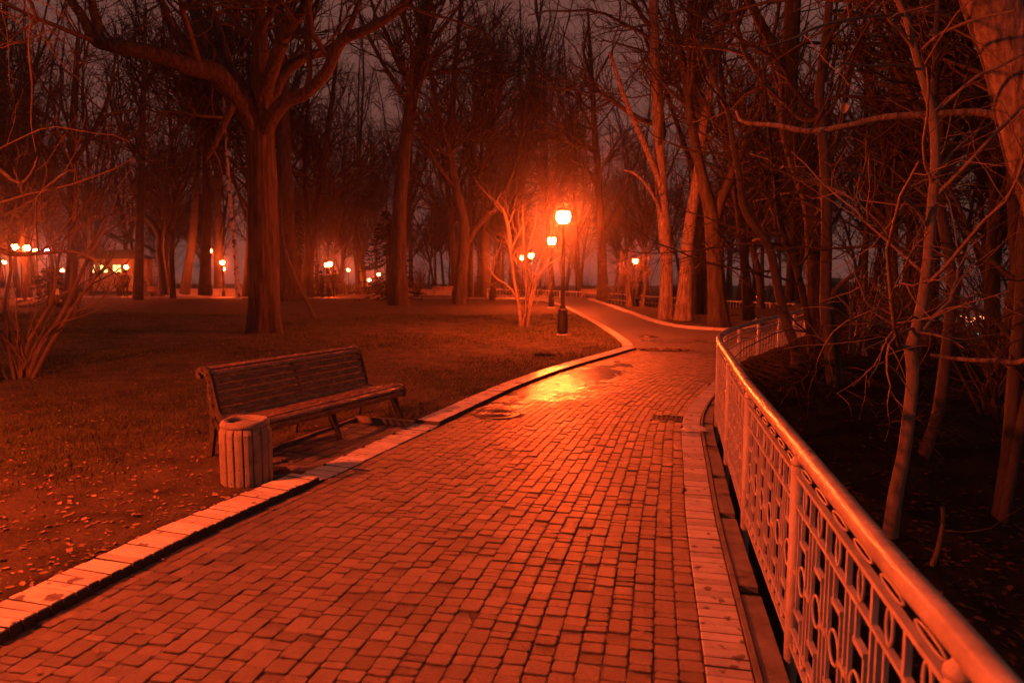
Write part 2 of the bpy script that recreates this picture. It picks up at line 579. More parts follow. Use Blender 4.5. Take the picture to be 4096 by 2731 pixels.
# ---- pavers: rows run along the path between the kerbs
BL = np.vstack([LEFT, SEAM[1:]])
BL = BL[BL[:, 1] > 0.2]
BL = smooth_curve(BL[::6], 0.06)
seg_i = np.array([int(np.argmin(np.hypot(*(RK - p).T))) for p in BL])
seg_i = np.maximum.accumulate(seg_i).astype(float)
k = np.ones(25) / 25
seg_f = np.convolve(np.pad(seg_i, 12, mode='edge'), k, 'valid')
BR = np.stack([np.interp(seg_f, np.arange(len(RK)), RK[:, c]) for c in (0, 1)], 1)
NROW = 29
CAMP = math.radians(5.79)
def pix_area(c, area):
    f = c[1] * math.cos(CAMP) + 1.65 * math.sin(CAMP)
    u = c[1] * math.sin(CAMP) - 1.65 * math.cos(CAMP)
    if f < 0.5: return 0
    x = 0.5 + c[0] / f * (24 / 36); y = u / f * (24 / 36)
    if not (0.0 < x < 1.0 and -0.345 < y < 0.34): return 0
    return area * 1.65 / f ** 3

def paver_geo(quad, z, inset=0.005, drop=0.03):
    """rounded block: quad = 4 corners (2-d, ccw)"""
    q = np.array(quad)
    c = q.mean(0)
    ring = []
    for i in range(4):
        p = q[i]; a = q[i - 1]; b = q[(i + 1) % 4]
        la = np.linalg.norm(a - p); lb = np.linalg.norm(b - p)
        ch = min(0.011, la * 0.2, lb * 0.2)
        ring += [p + (a - p) / la * ch, p + (b - p) / lb * ch]
    ring = np.array(ring)
    inn = ring + (c - ring) / np.linalg.norm(c - ring, axis=1)[:, None] * 0.006
    tilt = RNG.normal(0, 0.012, 2)
    zt = z + (ring - c) @ tilt
    V = np.vstack([np.column_stack([ring, np.full(8, -drop)]), np.column_stack([ring, zt - 0.003]), np.column_stack([inn, z + (inn - c) @ tilt])])
    F = [(i, (i + 1) % 8, 8 + (i + 1) % 8, 8 + i) for i in range(8)] + [(8 + i, 8 + (i + 1) % 8, 16 + (i + 1) % 8, 16 + i) for i in range(8)]
    F.append(tuple(range(16, 24)))
    return V, F

pieces = []
mid = 0.5 * (BL + BR)
for j in range(NROW):
    u0, u1 = j / NROW, (j + 1) / NROW
    A = BL + (BR - BL) * u0
    B = BL + (BR - BL) * u1
    C = 0.5 * (A + B)
    s = np.concatenate([[0], np.cumsum(np.linalg.norm(np.diff(C, axis=0), axis=1))])
    pos = RNG.uniform(0, 0.15)
    while pos < s[-1] - 0.3:
        L = RNG.choice([0.050, 0.082, 0.108, 0.135], p=[0.24, 0.36, 0.28, 0.12]) * RNG.uniform(0.93, 1.07)
        e = pos + L
        g = 0.0028
        ua, ub = 0.004, 0.004
        pts = []
        for ss_, ww in ((pos + g, 0), (e - g, 0), (e - g, 1), (pos + g, 1)):
            a = np.array([np.interp(ss_, s, A[:, c]) for c in (0, 1)]); b = np.array([np.interp(ss_, s, B[:, c]) for c in (0, 1)])
            d = (b - a) / np.linalg.norm(b - a)
            pts.append((a + d * 0.0026 if ww == 0 else b - d * 0.0026) + RNG.normal(0, 0.0022, 2))
        pos = e
        q = np.array(pts)
        c = q.mean(0)
        if np.hypot((c[0] + 0.18), (c[1] - 7.85)) < 0.31: continue         # manhole
        if abs((c - np.array([1.83, 7.62])) @ np.array([0.96, -0.27])) < 0.24 and abs((c - np.array([1.83, 7.62])) @ np.array([0.27, 0.96])) < 0.14: continue   # drain
        ar = 0.5 * abs((q[2] - q[0])[0] * (q[3] - q[1])[1] - (q[2] - q[0])[1] * (q[3] - q[1])[0])
        pieces.append((pix_area(c, ar), c, q[::-1] if np.cross(q[1] - q[0], q[2] - q[1]) < 0 else q))
pieces.sort(key=lambda p: -p[0])
bigV, bigF, bigT = [], [], []
off = 0
for n, (pa, c, q) in enumerate(pieces):
    z = RNG.normal(0, 0.0025)
    tone = float(np.clip(RNG.normal(1.0, 0.22), 0.45, 1.7))
    V, F = paver_geo(q, z)
    if n < 300 and pa > 0:
        V2 = V - np.array([c[0], c[1], 0])
        me = bpy.data.meshes.new('paver')
        me.from_pydata(V2.tolist(), [], F)
        me.materials.append(M['paver'])
        set_tone(me, [tone] * 24)
        o = bpy.data.objects.new('paver', me)
        link(o, pave)
        o.location = (c[0], c[1], 0)
    else:
        bigV.append(V); bigF += [tuple(i + off for i in f) for f in F]; bigT += [tone] * 24
        off += 24
me = bpy.data.meshes.new('paver_field')
me.from_pydata(np.vstack(bigV).tolist(), [], bigF)
me.materials.append(M['paver'])
set_tone(me, bigT)
pf = obj('paver_field', me, None, pave)
pf['kind'] = 'stuff'

# ---- brick-on-edge kerbs
def brick_mesh(l, w, h, tone):
    b = 0.005
    V = []
    for (zz, ii) in ((-h, 0), (-b, 0), (0, b)):
        V += [(ii, -w / 2 + ii, zz), (l - ii, -w / 2 + ii, zz), (l - ii, w / 2 - ii, zz), (ii, w / 2 - ii, zz)]
    F = [(0, 1, 5, 4), (1, 2, 6, 5), (2, 3, 7, 6), (3, 0, 4, 7), (4, 5, 9, 8), (5, 6, 10, 9), (6, 7, 11, 10), (7, 4, 8, 11), (8, 9, 10, 11)]
    me = bpy.data.meshes.new('brick')
    me.from_pydata(V, [], F)
    set_tone(me, [tone] * 12)
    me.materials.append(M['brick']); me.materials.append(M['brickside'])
    for i_ in range(4): me.polygons[i_].material_index = 1     # tops whitewashed; the dark side colour paints in the riser's shade
    return me

def brick_kerb(curve, length, side, pitch, zfun, y0, y1, parent, variants):
    s = np.concatenate([[0], np.cumsum(np.linalg.norm(np.diff(curve, axis=0), axis=1))])
    T, N = normals2(curve)
    p = 0.0
    while p < s[-1]:
        c = np.array([np.interp(p, s, curve[:, k]) for k in (0, 1)])
        n = np.array([np.interp(p, s, N[:, k]) for k in (0, 1)]) * side
        p += pitch
        if not (y0 < c[1] < y1): continue
        o = bpy.data.objects.new('brick', random.choice(variants))
        link(o, parent)
        o.location = (c[0], c[1], zfun(c[1]) + random.gauss(0, 0.002))
        o.rotation_euler = (random.gauss(0, 0.012), random.gauss(0, 0.006), math.atan2(n[1], n[0]) + random.gauss(0, 0.012))

def kerb_core(name, curve, d0, d1, zfun, label):
    A = offset(curve, d0)[::3]; B = offset(curve, d1)[::3]
    V, F = [], []
    for a, b in zip(A, B):
        z = zfun(0.5 * (a[1] + b[1])) - 0.016
        V += [(a[0], a[1], -0.2), (a[0], a[1], z), (b[0], b[1], z), (b[0], b[1], -0.2)]
    for i in range(len(A) - 1):
        o = i * 4
        for k in range(3):
            F.append((o + k, o + k + 1, o + 4 + k + 1, o + 4 + k))
    m = MB(); m.v = V; m.f = F
    o = m.build(name, M['mortar'])
    tag(o, label, 'kerb', kind='structure')
    return o

def zl(y):
    a = S(np.array((5.30 - y) / 0.10)) + S(np.array((y - 7.18) / 0.10))
    return float(0.012 + 0.040 * min(1.0, a))
kl = kerb_core('kerb', LEFT, -0.012, -0.255, zl, 'pale brick kerb between the lawn and the paved path')
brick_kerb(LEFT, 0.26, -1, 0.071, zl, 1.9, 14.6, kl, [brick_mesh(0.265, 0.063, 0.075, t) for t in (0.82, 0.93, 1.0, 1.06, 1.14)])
kr = kerb_core('kerb', RK, 0.008, 0.185, lambda y: 0.012, 'pale flush brick kerb beside the railing')
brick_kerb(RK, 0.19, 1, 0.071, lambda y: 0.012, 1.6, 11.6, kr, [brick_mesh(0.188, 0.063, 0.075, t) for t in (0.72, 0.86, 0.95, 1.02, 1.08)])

# ---- concrete footing of the railing: narrow edging and slabs
def strip_piece(curve, i0, i1, d0, d1, z0, z1, name, material, parent):
    A = offset(curve, d0)[i0:i1 + 1]; B = offset(curve, d1)[i0:i1 + 1]
    V, F = [], []
    for a, b in zip(A, B):
        V += [(a[0], a[1], z0), (a[0], a[1], z1), (b[0], b[1], z1), (b[0], b[1], z0)]
    n = len(A)
    for i in range(n - 1):
        for k in range(4):
            F.append((i * 4 + k, i * 4 + (k + 1) % 4, i * 4 + 4 + (k + 1) % 4, i * 4 + 4 + k))
    F += [(0, 1, 2, 3), ((n - 1) * 4 + 3, (n - 1) * 4 + 2, (n - 1) * 4 + 1, (n - 1) * 4)]
    m = MB(); m.v = V; m.f = F
    return m.build(name, material, parent)

foot = strip_piece(RK, 20, 235, 0.19, 0.318, -0.3, -0.02, 'footing', M['mortar'], None)
tag(foot, 'dark concrete footing strip under the railing', 'footing', kind='structure')
i = 20
while i < 230:
    n = random.choice([8, 9, 10, 11])
    strip_piece(RK, i, i + n - 1, 0.222, 0.322, -0.015, 0.018 + random.uniform(-0.006, 0.008), 'slab', M['slab'], foot)
    m_ = strip_piece(RK, i, i + n, 0.193, 0.216, -0.015, 0.030, 'edging', M['slab'], foot)
    i += n

# ---- bench pad blocks
PA, PB = PADIN, PADOUT
for j in range(5):
    u0, u1 = j / 5, (j + 1) / 5
    A = PA + (PB - PA) * u0; B = PA + (PB - PA) * u1
    s = np.concatenate([[0], np.cumsum(np.linalg.norm(np.diff(A, axis=0), axis=1))])
    pos = random.uniform(0, 0.1)
    while pos < s[-1] - 0.2:
        L = random.choice([0.11, 0.15, 0.19]); e = pos + L
        q = []
        for ss_, ww in ((pos + .005, 0), (e - .005, 0), (e - .005, 1), (pos + .005, 1)):
            a = np.array([np.interp(ss_, s, A[:, c]) for c in (0, 1)]); b = np.array([np.interp(ss_, s, B[:, c]) for c in (0, 1)])
            d = (b - a) / np.linalg.norm(b - a)
            q.append(a + d * .005 if ww == 0 else b - d * .005)
        pos = e
        q = np.array(q); c = q.mean(0)
        V, F = paver_geo(q if np.cross(q[1] - q[0], q[2] - q[1]) > 0 else q[::-1], 0.004 + random.gauss(0, 0.002))
        me = bpy.data.meshes.new('paver'); me.from_pydata((V - np.array([c[0], c[1], 0])).tolist(), [], F)
        me.materials.append(M['paver']); set_tone(me, [random.uniform(0.7, 1.1)] * 24)
        o = bpy.data.objects.new('paver', me); link(o, pad); o.location = (c[0], c[1], 0)
# dark edging at the far end of the pad
m = MB(); m.bar((*PADOUT[-1], 0.01), (*PADIN[-1], 0.01), 0.045, 0.08); m.build('edging', M['slab'], pad)
m = MB(); m.bar((*PADOUT[0], 0.005), (*PADOUT[-1], 0.005), 0.04, 0.06); m.build('edging', M['slab'], pad)

# ---- kerb stones along the asphalt path
def stone_kerb(curve, side, w, L, label, a0=0, a1=None):
    k = strip_piece(curve, a0, (a1 or len(curve) - 1), 0.01 * side, (w - 0.01) * side, -0.2, 0.045, 'kerb', M['mortar'], None)
    tag(k, label, 'kerb', kind='structure')
    n = int(L / 0.25)
    i = a0
    while i + n <= (a1 or len(curve) - 1):
        c = curve[i:i + n + 1]
        T = c[-1] - c[0]
        sh = T / np.linalg.norm(T) * 0.008
        c = np.vstack([c[0] + sh, c[1:-1], c[-1] - sh])
        m = MB()
        A = offset(c, 0.0); B = offset(c, w * side)
        V, F = [], []
        h = 0.062 + random.gauss(0, 0.004)
        for a, b in zip(A, B):
            V += [(a[0], a[1], -0.02), (a[0], a[1], h - .008), (a[0] * .94 + b[0] * .06, a[1] * .94 + b[1] * .06, h), (b[0], b[1], h), (b[0], b[1], -0.02)]
        nn = len(A)
        for q_ in range(nn - 1):
            for kk in range(4):
                F.append((q_ * 5 + kk, q_ * 5 + kk + 1, q_ * 5 + 5 + kk + 1, q_ * 5 + 5 + kk))
        F += [(0, 1, 2, 3, 4), tuple((nn - 1) * 5 + kk for kk in (4, 3, 2, 1, 0))]
        m.v = V; m.f = F
        m.build('kerb_stone', M['stone'], k)
        i += n
    return k
stone_kerb(FARL, -1, 0.22, 1.0, 'pale kerb stones between the lawn and the asphalt path')
stone_kerb(FARR, 1, 0.20, 1.0, 'pale kerb stones below the row of lit trunks')

# ------------------------------------------------------------------ railing
def at_rail(s):
    return np.array([np.interp(s, RS, RAIL[:, k]) for k in (0, 1)])
RS = np.concatenate([[0], np.cumsum(np.linalg.norm(np.diff(RAIL, axis=0), axis=1))])
def rail_s_at_y(y):
    return float(np.interp(y, RAIL[:, 1], RS))
railing = empty('railing', (*at_rail(rail_s_at_y(4.3)), -0.1))
tag(railing, 'curved cream painted iron railing with ring pattern and round handrail', 'railing')
RO = Vector(railing.location)
def rbuild(m, name, material=None, smooth=False):
    m.v = [tuple(Vector(v) - RO) for v in m.v]
    return m.build(name, material or M['paint'], railing, smooth)
def base_z(p):
    return 0.05 * 0 - 0.09 * float(S(np.array((p[1] - 6.5) / 5)))       # the path falls slightly beyond the bend
s_post = rail_s_at_y(4.25) - 1.52 * 5
post_s = []
while s_post < rail_s_at_y(18.5):
    if s_post > 0.4: post_s.append(s_post)
    s_post += 1.52
# handrail: one swept tube
m = MB()
hs = np.arange(post_s[0] - 0.3, post_s[-1] + 0.3, 0.12)
m.tube([(*at_rail(s), 0.928 + base_z(at_rail(s))) for s in hs], 0.034, 16)
rbuild(m, 'handrail', M['handrail'], True)
# shared small meshes
bar_me = MB(); bar_me.box((-0.0065, -0.0065, 0), (0.0065, 0.0065, 1)); bar_me = bar_me.mesh('bar'); bar_me.materials.append(M['paint'])
link_me = MB(); link_me.box((0, -0.010, -0.009), (1, 0.010, 0.009)); link_me = link_me.mesh('connector'); link_me.materials.append(M['paint'])
ring_me = MB(); ring_me.torus((0, 0, 0), 0.056, 0.0055, (1, 0, 0), (0, 0, 1), 18, 6); ring_me = ring_me.mesh('ring', True); ring_me.materials.append(M['paint'])
sring_me = MB(); sring_me.torus((0, 0, 0), 0.024, 0.005, (1, 0, 0), (0, 0, 1), 14, 6, ry=0.050); sring_me = sring_me.mesh('ring', True); sring_me.materials.append(M['paint'])
scroll_me = MB(); scroll_me.torus((0, 0, 0), 0.085, 0.004, (1, 0, 0), (0, 0, 1), 14, 5, ry=0.012); scroll_me = scroll_me.mesh('scroll', True); scroll_me.materials.append(M['paint'])
bring_me = MB(); bring_me.torus((0, 0, 0), 0.026, 0.006, (1, 0, 0), (0, 0, 1), 10, 5); bring_me = bring_me.mesh('ring', True); bring_me.materials.append(M['paint'])
def rput(me, name, p, ang, sc=(1, 1, 1)):
    o = bpy.data.objects.new(name, me)
    link(o, railing)
    o.location = Vector(p) - RO
    o.rotation_euler = (0, 0, ang)
    o.scale = sc
    return o
for i, s in enumerate(post_s):
    p = at_rail(s); z = base_z(p)
    m = MB()
    m.tube([(*p, -0.30 + z), (*p, 0.868 + z)], 0.028, 14)
    m.lathe([(0.032, 0.856), (0.032, 0.872), (0.020, 0.885), (0.016, 0.90)], 12, (*p, z))
    rbuild(m, 'post', M['paint'], True)
    if i == len(post_s) - 1: break
    q = at_rail(post_s[i + 1]); zq = base_z(q)
    d = q - p; L = float(np.linalg.norm(d)); d /= L
    ang = math.atan2(d[1], d[0])
    detailed = p[1] < 8.4
    for zz, w, h in ((0.815, 0.024, 0.015), (0.690, 0.020, 0.013), (0.155, 0.020, 0.013), (0.085, 0.024, 0.015)):
        m = MB()
        m.bar((*(p + d * 0.026), zz + z), (*(q - d * 0.026), zz + zq), w, h)
        rbuild(m, 'rail')
    def P(x, zz):
        c = p + d * x
        return (c[0], c[1], zz + z + (zq - z) * x / L)
    if detailed:
        nu = 6; pitch = (L - 0.056) / nu
        for u in range(nu):
            x0 = 0.028 + u * pitch
            def vb(x, a, b): rput(bar_me, 'bar', P(x0 + x * pitch, a), ang, (1, 1, b - a))
            if u: vb(0, 0.163, 0.682)
            vb(0.20, 0.163, 0.575)
            vb(0.80, 0.262, 0.682)
            vb(0.56, 0.575, 0.682)
            vb(0.44, 0.163, 0.262)
            rput(link_me, 'connector', P(x0 + 0.17 * pitch, 0.575), ang, (0.42 * pitch, 1, 1))
            rput(link_me, 'connector', P(x0 + 0.41 * pitch, 0.262), ang, (0.42 * pitch, 1, 1))
            rput(ring_me, 'ring', P(x0 + 0.5 * pitch, 0.42), ang)
            rput(link_me, 'connector', P(x0 + 0.82 * pitch, 0.42), ang, (0.36 * pitch, 1, 1))
            rput(sring_me, 'ring', P(x0 + 0.5 * pitch, 0.752), ang)
            if u: rput(bar_me, 'bar', P(x0, 0.698), ang, (1.3, 1.3, 0.108))
            rput(scroll_me, 'scroll', P(x0 + 0.5 * pitch, 0.852), ang)
            rput(bring_me, 'ring', P(x0 + 0.25 * pitch, 0.120), ang)
            rput(bring_me, 'ring', P(x0 + 0.75 * pitch, 0.120), ang)
    else:
        nu = 7; pitch = (L - 0.056) / nu
        for u in range(1, nu):
            rput(bar_me, 'bar', P(0.028 + u * pitch, 0.163), ang, (1.6, 1.6, 0.52))
        for u in range(nu):
            rput(ring_me, 'ring', P(0.028 + (u + .5) * pitch, 0.42), ang)

# ------------------------------------------------------------------ bench
BU = Vector((0.46, 0.888, 0)); BV = Vector((-0.888, 0.46, 0))
BO = Vector((-2.14, 5.66, 0.0))
bench = empty('park_bench', BO)
tag(bench, 'long wooden slatted park bench with iron end frames beside the path', 'bench')
# seat and back profile in (depth, height), front lip to top of back
PROF = np.array([(-0.035, 0.300), (-0.055, 0.345), (-0.040, 0.392), (0.005, 0.415), (0.06, 0.418), (0.13, 0.408), (0.21, 0.394), (0.29, 0.381), (0.36, 0.374),
                 (0.425, 0.385), (0.465, 0.425), (0.487, 0.48), (0.505, 0.54), (0.522, 0.60), (0.539, 0.66), (0.556, 0.715), (0.578, 0.765), (0.615, 0.803), (0.66, 0.812)])
PR = smooth_curve(PROF, 0.004)
ps = np.concatenate([[0], np.cumsum(np.linalg.norm(np.diff(PR, axis=0), axis=1))])
def bpt(x, dep, h):
    return BU * x + BV * dep + Vector((0, 0, h))
def slat(s0, s1, x0, x1, name='slat', th=0.020):
    ss_ = np.linspace(s0, s1, 4)
    c = np.stack([np.interp(ss_, ps, PR[:, k]) for k in (0, 1)], 1)
    T, N = normals2(c)
    top = c - N * (th * 0.5); bot = c + N * (th * 0.5)
    e = 0.12
    prof = list(top) + list(bot[::-1])
    m = MB()
    m.sweep([BV * a[0] + Vector((0, 0, a[1])) for a in prof], BU * x0, BU * x1)
    o = m.build(name, M['wood'], bench)
    bv = o.modifiers.new('edge', 'BEVEL'); bv.width = 0.005; bv.segments = 2; bv.limit_method = 'ANGLE'
    return o
total = ps[-1]
w = 0.052; gap = 0.014
n_sl = int(total / (w + gap))
w = total / n_sl - gap
for i in range(n_sl):
    slat(i * (w + gap) + gap / 2, i * (w + gap) + gap / 2 + w, 0.012, 1.968)
# thick rounded top rail
# iron end frames
def frame(x, end):
    th = 0.030 if end else 0.026
    m = MB()
    T, N = normals2(PR)
    out = PR + N * 0.012
    rib = PR + N * 0.052
    if end: out = PR - N * 0.018
    idx = np.linspace(0, len(PR) - 1, 30).astype(int)
    prof = [tuple(a) for a in out[idx]] + [tuple(a) for a in rib[idx][::-1]]
    n = len(idx)
    V = []
    for sgn in (-th / 2, th / 2):
        V += [bpt(x + sgn, a[0], a[1]) for a in prof]
    F = []
    N2 = len(prof)
    for k in range(n - 1):
        F.append((k, k + 1, N2 - 2 - k, N2 - 1 - k)); F.append((N2 + k, N2 + N2 - 1 - k, N2 + N2 - 2 - k, N2 + k + 1))
    for k in range(N2):
        F.append((k, N2 + k, N2 + (k + 1) % N2, (k + 1) % N2))
    m.add(V, F)
    # back leg, front leg, scroll and web as flat bars
    def flat(pts, wd):
        c = smooth_curve(pts, 0.03)
        wd = np.interp(np.linspace(0, 1, len(c)), np.linspace(0, 1, len(wd)), wd)
        T_, N_ = normals2(c)
        A = c + N_ * wd[:, None] / 2; B = c - N_ * wd[:, None] / 2
        nn = len(c)
        V = []
        for sgn in (-th / 2, th / 2):
            V += [bpt(x + sgn, a[0], a[1]) for a in A] + [bpt(x + sgn, a[0], a[1]) for a in B]
        F = []
        for k in range(nn - 1):
            F += [(k, k + 1, nn + k + 1, nn + k), (2 * nn + k, 3 * nn + k, 3 * nn + k + 1, 2 * nn + k + 1), (k, 2 * nn + k, 2 * nn + k + 1, k + 1), (nn + k, nn + k + 1, 3 * nn + k + 1, 3 * nn + k)]
        F += [(0, nn, 3 * nn, 2 * nn), (nn - 1, 3 * nn - 1, 4 * nn - 1, 2 * nn - 1)]
        m.add(V, F)
    o_leg = []
    if end:
        flat([(0.575, 0.77), (0.565, 0.62), (0.55, 0.48), (0.55, 0.36), (0.56, 0.24), (0.585, 0.12), (0.62, 0.02)], [0.03, 0.07, 0.08, 0.07, 0.055, 0.05, 0.075])
        flat([(0.64, 0.806), (0.70, 0.79), (0.725, 0.755), (0.71, 0.722), (0.68, 0.73)], [0.05, 0.055, 0.05, 0.045, 0.03])
        flat([(0.55, 0.36), (0.46, 0.28), (0.36, 0.25), (0.24, 0.28), (0.12, 0.31)], [0.06, 0.05, 0.05, 0.05, 0.05])
        flat([(0.44, 0.32), (0.39, 0.30), (0.36, 0.33), (0.40, 0.365)], [0.03, 0.03, 0.03, 0.03])
        # round relief bosses down the back
        for (a, b) in ((0.70, 0.765), (0.655, 0.785), (0.60, 0.76), (0.572, 0.70), (0.562, 0.63), (0.556, 0.56), (0.552, 0.49)):
            for sg in (-1, 1):
                c = bpt(x + sg * (th / 2 + 0.001), a, b)
                m.torus(c, 0.012, 0.005, BV, Vector((0, 0, 1)), 8, 5)
    else:
        flat([(0.50, 0.52), (0.52, 0.36), (0.56, 0.16), (0.60, 0.02)], [0.035, 0.04, 0.04, 0.06])
        flat([(0.52, 0.36), (0.36, 0.30), (0.12, 0.31)], [0.04, 0.04, 0.04])
    flat([(0.10, 0.35), (0.075, 0.26), (0.03, 0.14), (-0.005, 0.02)], [0.07, 0.05, 0.04, 0.055])
    flat([(0.16, 0.33), (0.10, 0.22), (0.05, 0.12)], [0.05, 0.035, 0.03])
    m.build('end_frame' if end else 'middle_frame', M['benchiron'], bench)
frame(0.0, True); frame(0.99, False); frame(1.98, True)
m = MB(); m.bar(bpt(0.01, 0.30, 0.27), bpt(1.97, 0.30, 0.27), 0.03, 0.012); m.build('stretcher', M['benchiron'], bench)
for x in (0.985,):
    for s0 in (0.62, 0.69, 0.755, 0.82):
        pass

# ------------------------------------------------------------------ concrete litter bin
bin_ = empty('litter_bin', (-2.07, 5.20, 0.005))
bin_.scale = (0.97, 0.97, 0.93)
tag(bin_, 'round concrete litter bin with vertical ribs in front of the bench', 'bin')
m = MB(); m.lathe([(0.165, 0.0), (0.172, 0.02), (0.172, 0.50), (0.165, 0.515)], 28); m.build('body', M['concrete'], bin_, True)
NR = 17
rib_me = MB()
wr = 2 * math.pi * 0.19 / NR * 0.455
pr = [(-wr, 0.0), (-wr * .98, 0.020), (-wr * .82, 0.027), (0, 0.031), (wr * .82, 0.027), (wr * .98, 0.020), (wr, 0.0)]
V, F = [], []
for z, k in ((0.015, 0.8), (0.04, 1.0), (0.25, 1.03), (0.455, 1.0), (0.50, 0.45)):
    V += [(0.168 + b * k, a * (0.96 if k < 1 else 1), z) for a, b in pr]
for i in range(4):
    for k in range(6):
        F.append((i * 7 + k, i * 7 + k + 1, (i + 1) * 7 + k + 1, (i + 1) * 7 + k))
F += [tuple(range(6, -1, -1)), tuple(range(28, 35))]
rib_me.add(V, F)
rib_me = rib_me.mesh('rib', False); rib_me.materials.append(M['concrete'])
for i in range(NR):
    o = bpy.data.objects.new('rib', rib_me); link(o, bin_); o.rotation_euler = (0, 0, 2 * math.pi * i / NR)
m = MB(); m.lathe([(0.170, 0.495), (0.186, 0.505), (0.188, 0.525), (0.176, 0.548), (0.158, 0.556), (0.140, 0.55), (0.134, 0.53), (0.132, 0.35), (0.12, 0.34), (0.02, 0.338)], 28)
m.build('rim', M['concrete'], bin_, True)

# ------------------------------------------------------------------ street lamps
def make_lamp():
    r = empty('street_lamp')
    m = MB()
    m.lathe([(0.20, -0.05), (0.20, 0.03), (0.175, 0.05), (0.15, 0.075)], 20); m.build('base', M['stone'], r)
    m = MB()
    m.lathe([(0.105, 0.05), (0.125, 0.10), (0.140, 0.20), (0.142, 0.34), (0.134, 0.52), (0.118, 0.64), (0.124, 0.66), (0.124, 0.70), (0.085, 0.72)], 12)
    m.build('pedestal', M['iron'], r)
    m = MB()
    m.lathe([(0.066, 0.70), (0.080, 0.74), (0.080, 0.78), (0.058, 0.82), (0.052, 1.45), (0.064, 1.47), (0.064, 1.53), (0.046, 1.56), (0.040, 2.62), (0.055, 2.64), (0.055, 2.69), (0.038, 2.72), (0.036, 2.82)], 14)
    m.build('pole', M['iron'], r, True)
    m = MB(); m.lathe([(0.03, 2.78), (0.085, 2.82), (0.10, 2.85), (0.10, 2.875), (0.06, 2.88)], 14); m.build('collar', M['iron'], r)
    m = MB(); m.lathe([(0.195, 3.158), (0.207, 3.168), (0.195, 3.195), (0.155, 3.25), (0.09, 3.29), (0.035, 3.305), (0.03, 3.35), (0.008, 3.38)], 20, caps=False); m.build('cap', M['iron'], r, True)  # opaque cap, added to keep the lamplight off the tree crowns
    bm = bmesh.new(); bmesh.ops.create_icosphere(bm, subdivisions=2, radius=0.182)
    for f in bm.faces: f.smooth = True
    me = bpy.data.meshes.new('globe'); bm.to_mesh(me); bm.free()
    me.materials.append(M['globe'])
    obj('globe', me, None, r, (0, 0, 3.04))
    bm = bmesh.new(); bmesh.ops.create_icosphere(bm, subdivisions=1, radius=0.188)
    for f in bm.faces: f.smooth = True
    global far_globe
    far_globe = bpy.data.meshes.new('globe'); bm.to_mesh(far_globe); bm.free()
    far_globe.materials.append(M['globe_far'])
    return r
LAMPS = [
    (1.3, 17.49, 0.0, 'nearest street lamp with glowing globe on the lawn beside the path bend'),
    (1.78, 30.9, 0.01, 'street lamp just behind the nearest one, second along the path'),
    (0.76, 50, -0.35, 'street lamp behind the bare shrub, lower of the pair left of the path'),
    (1.28, 46, -0.29, 'street lamp behind the bare shrub, higher of the pair left of the path'),
    (-2.79, 62, -0.57, 'far street lamp beside the forked trunk, left of the pale trunk'),
    (-1.32, 58, -0.48, 'far street lamp just right of the pale trunk'),
    (6.59, 37, -0.81, 'street lamp shining through the twigs of a small tree right of the path'),
    (-20.25, 46, 0.03, 'street lamp left of the white birch trunk, the higher of three'),
    (-23.6, 56, -0.61, 'street lamp in front of a lit trunk beside the birch'),
    (-31.12, 74, -1.06, 'low far street lamp right under another beside the birch'),
    (-16.2, 60, -0.75, 'far street lamp above the group of people, left of a close pair'),
    (-14.83, 56, -0.72, 'far street lamp above the group of people, right of a close pair'),
    (-16.51, 85, -1.66, 'far low street lamp by the dark conifer, the brighter of two'),
    (-19.79, 95, -2.47, 'far low street lamp by the dark conifer, the lower of two'),
    (-27.07, 92, -0.93, 'faint far street lamp between two dark trunks right of the big tree'),
    (-23.85, 100, -1.07, 'faint far street lamp left of the conifer'),
    (-28.85, 40, 0.07, 'leftmost of four street lamps in a row at the left edge'),
    (-28.88, 41, 0.05, 'second from the left of four street lamps at the left edge'),
    (-31.11, 45, -0.03, 'third from the left of four street lamps at the left edge'),
    (-49.15, 75, -1.2, 'low far street lamp just right of the four at the left edge'),
    (-34.83, 62, -0.92, 'far street lamp behind two walking people on the left'),
    (-53.19, 72, -0.35, 'small far street lamp at the very left edge'),
    (-5.5, 3.1, 0.0, 'street lamp standing on the lawn out of view left of the camera'),
]
lamp0 = make_lamp()
for i, (x, y, z, lab) in enumerate(LAMPS):
    o = lamp0 if i == 0 else copy_tree(lamp0)
    o.location = (x, y, z)
    if y > 34:
        for ch in o.children:
            if ch.name.startswith('globe'): ch.data = far_globe
    tag(o, lab, 'street lamp', 'street lamps with round globes')
lw = copy_tree(lamp0)
lw.location = (-31.16, 46, 3.04)[:2] + (0.0,)
tag(lw, 'street lamp with bluish white globe, rightmost of four on the left', 'street lamp', 'street lamps with round globes')
for ch in lw.children:
    if ch.name.startswith('globe'):
        ch.data = ch.data.copy(); ch.data.materials[0] = M['globe_white']
# ------------------------------------------------------------------ drain, manholes, small things
drain = empty('drain_grate', (1.83, 7.62, -0.010), math.atan2(-0.27, 0.96))
drain.scale = (1.12, 1.2, 1)
tag(drain, 'dark iron slotted drain grate in the paving by the right kerb', 'drain')
m = MB()
for a, b in (((-0.22, -0.12, 0), (0.22, -0.095, 0.012)), ((-0.22, 0.095, 0), (0.22, 0.12, 0.012)), ((-0.22, -0.094, 0), (-0.195, 0.094, 0.0118)), ((0.195, -0.094, 0), (0.22, 0.094, 0.0118))):
    m.box(a, b)
m.build('frame', M['iron'], drain)
for i in range(8):
    m = MB(); x = -0.166 + i * 0.0475
    m.box((x - 0.013, -0.094, 0.0), (x + 0.013, 0.094, 0.010)); m.build('bar', M['iron'], drain)
m = MB(); m.box((-0.2, -0.1, -0.08), (0.2, 0.1, -0.05)); m.build('pit', M['iron'], drain)

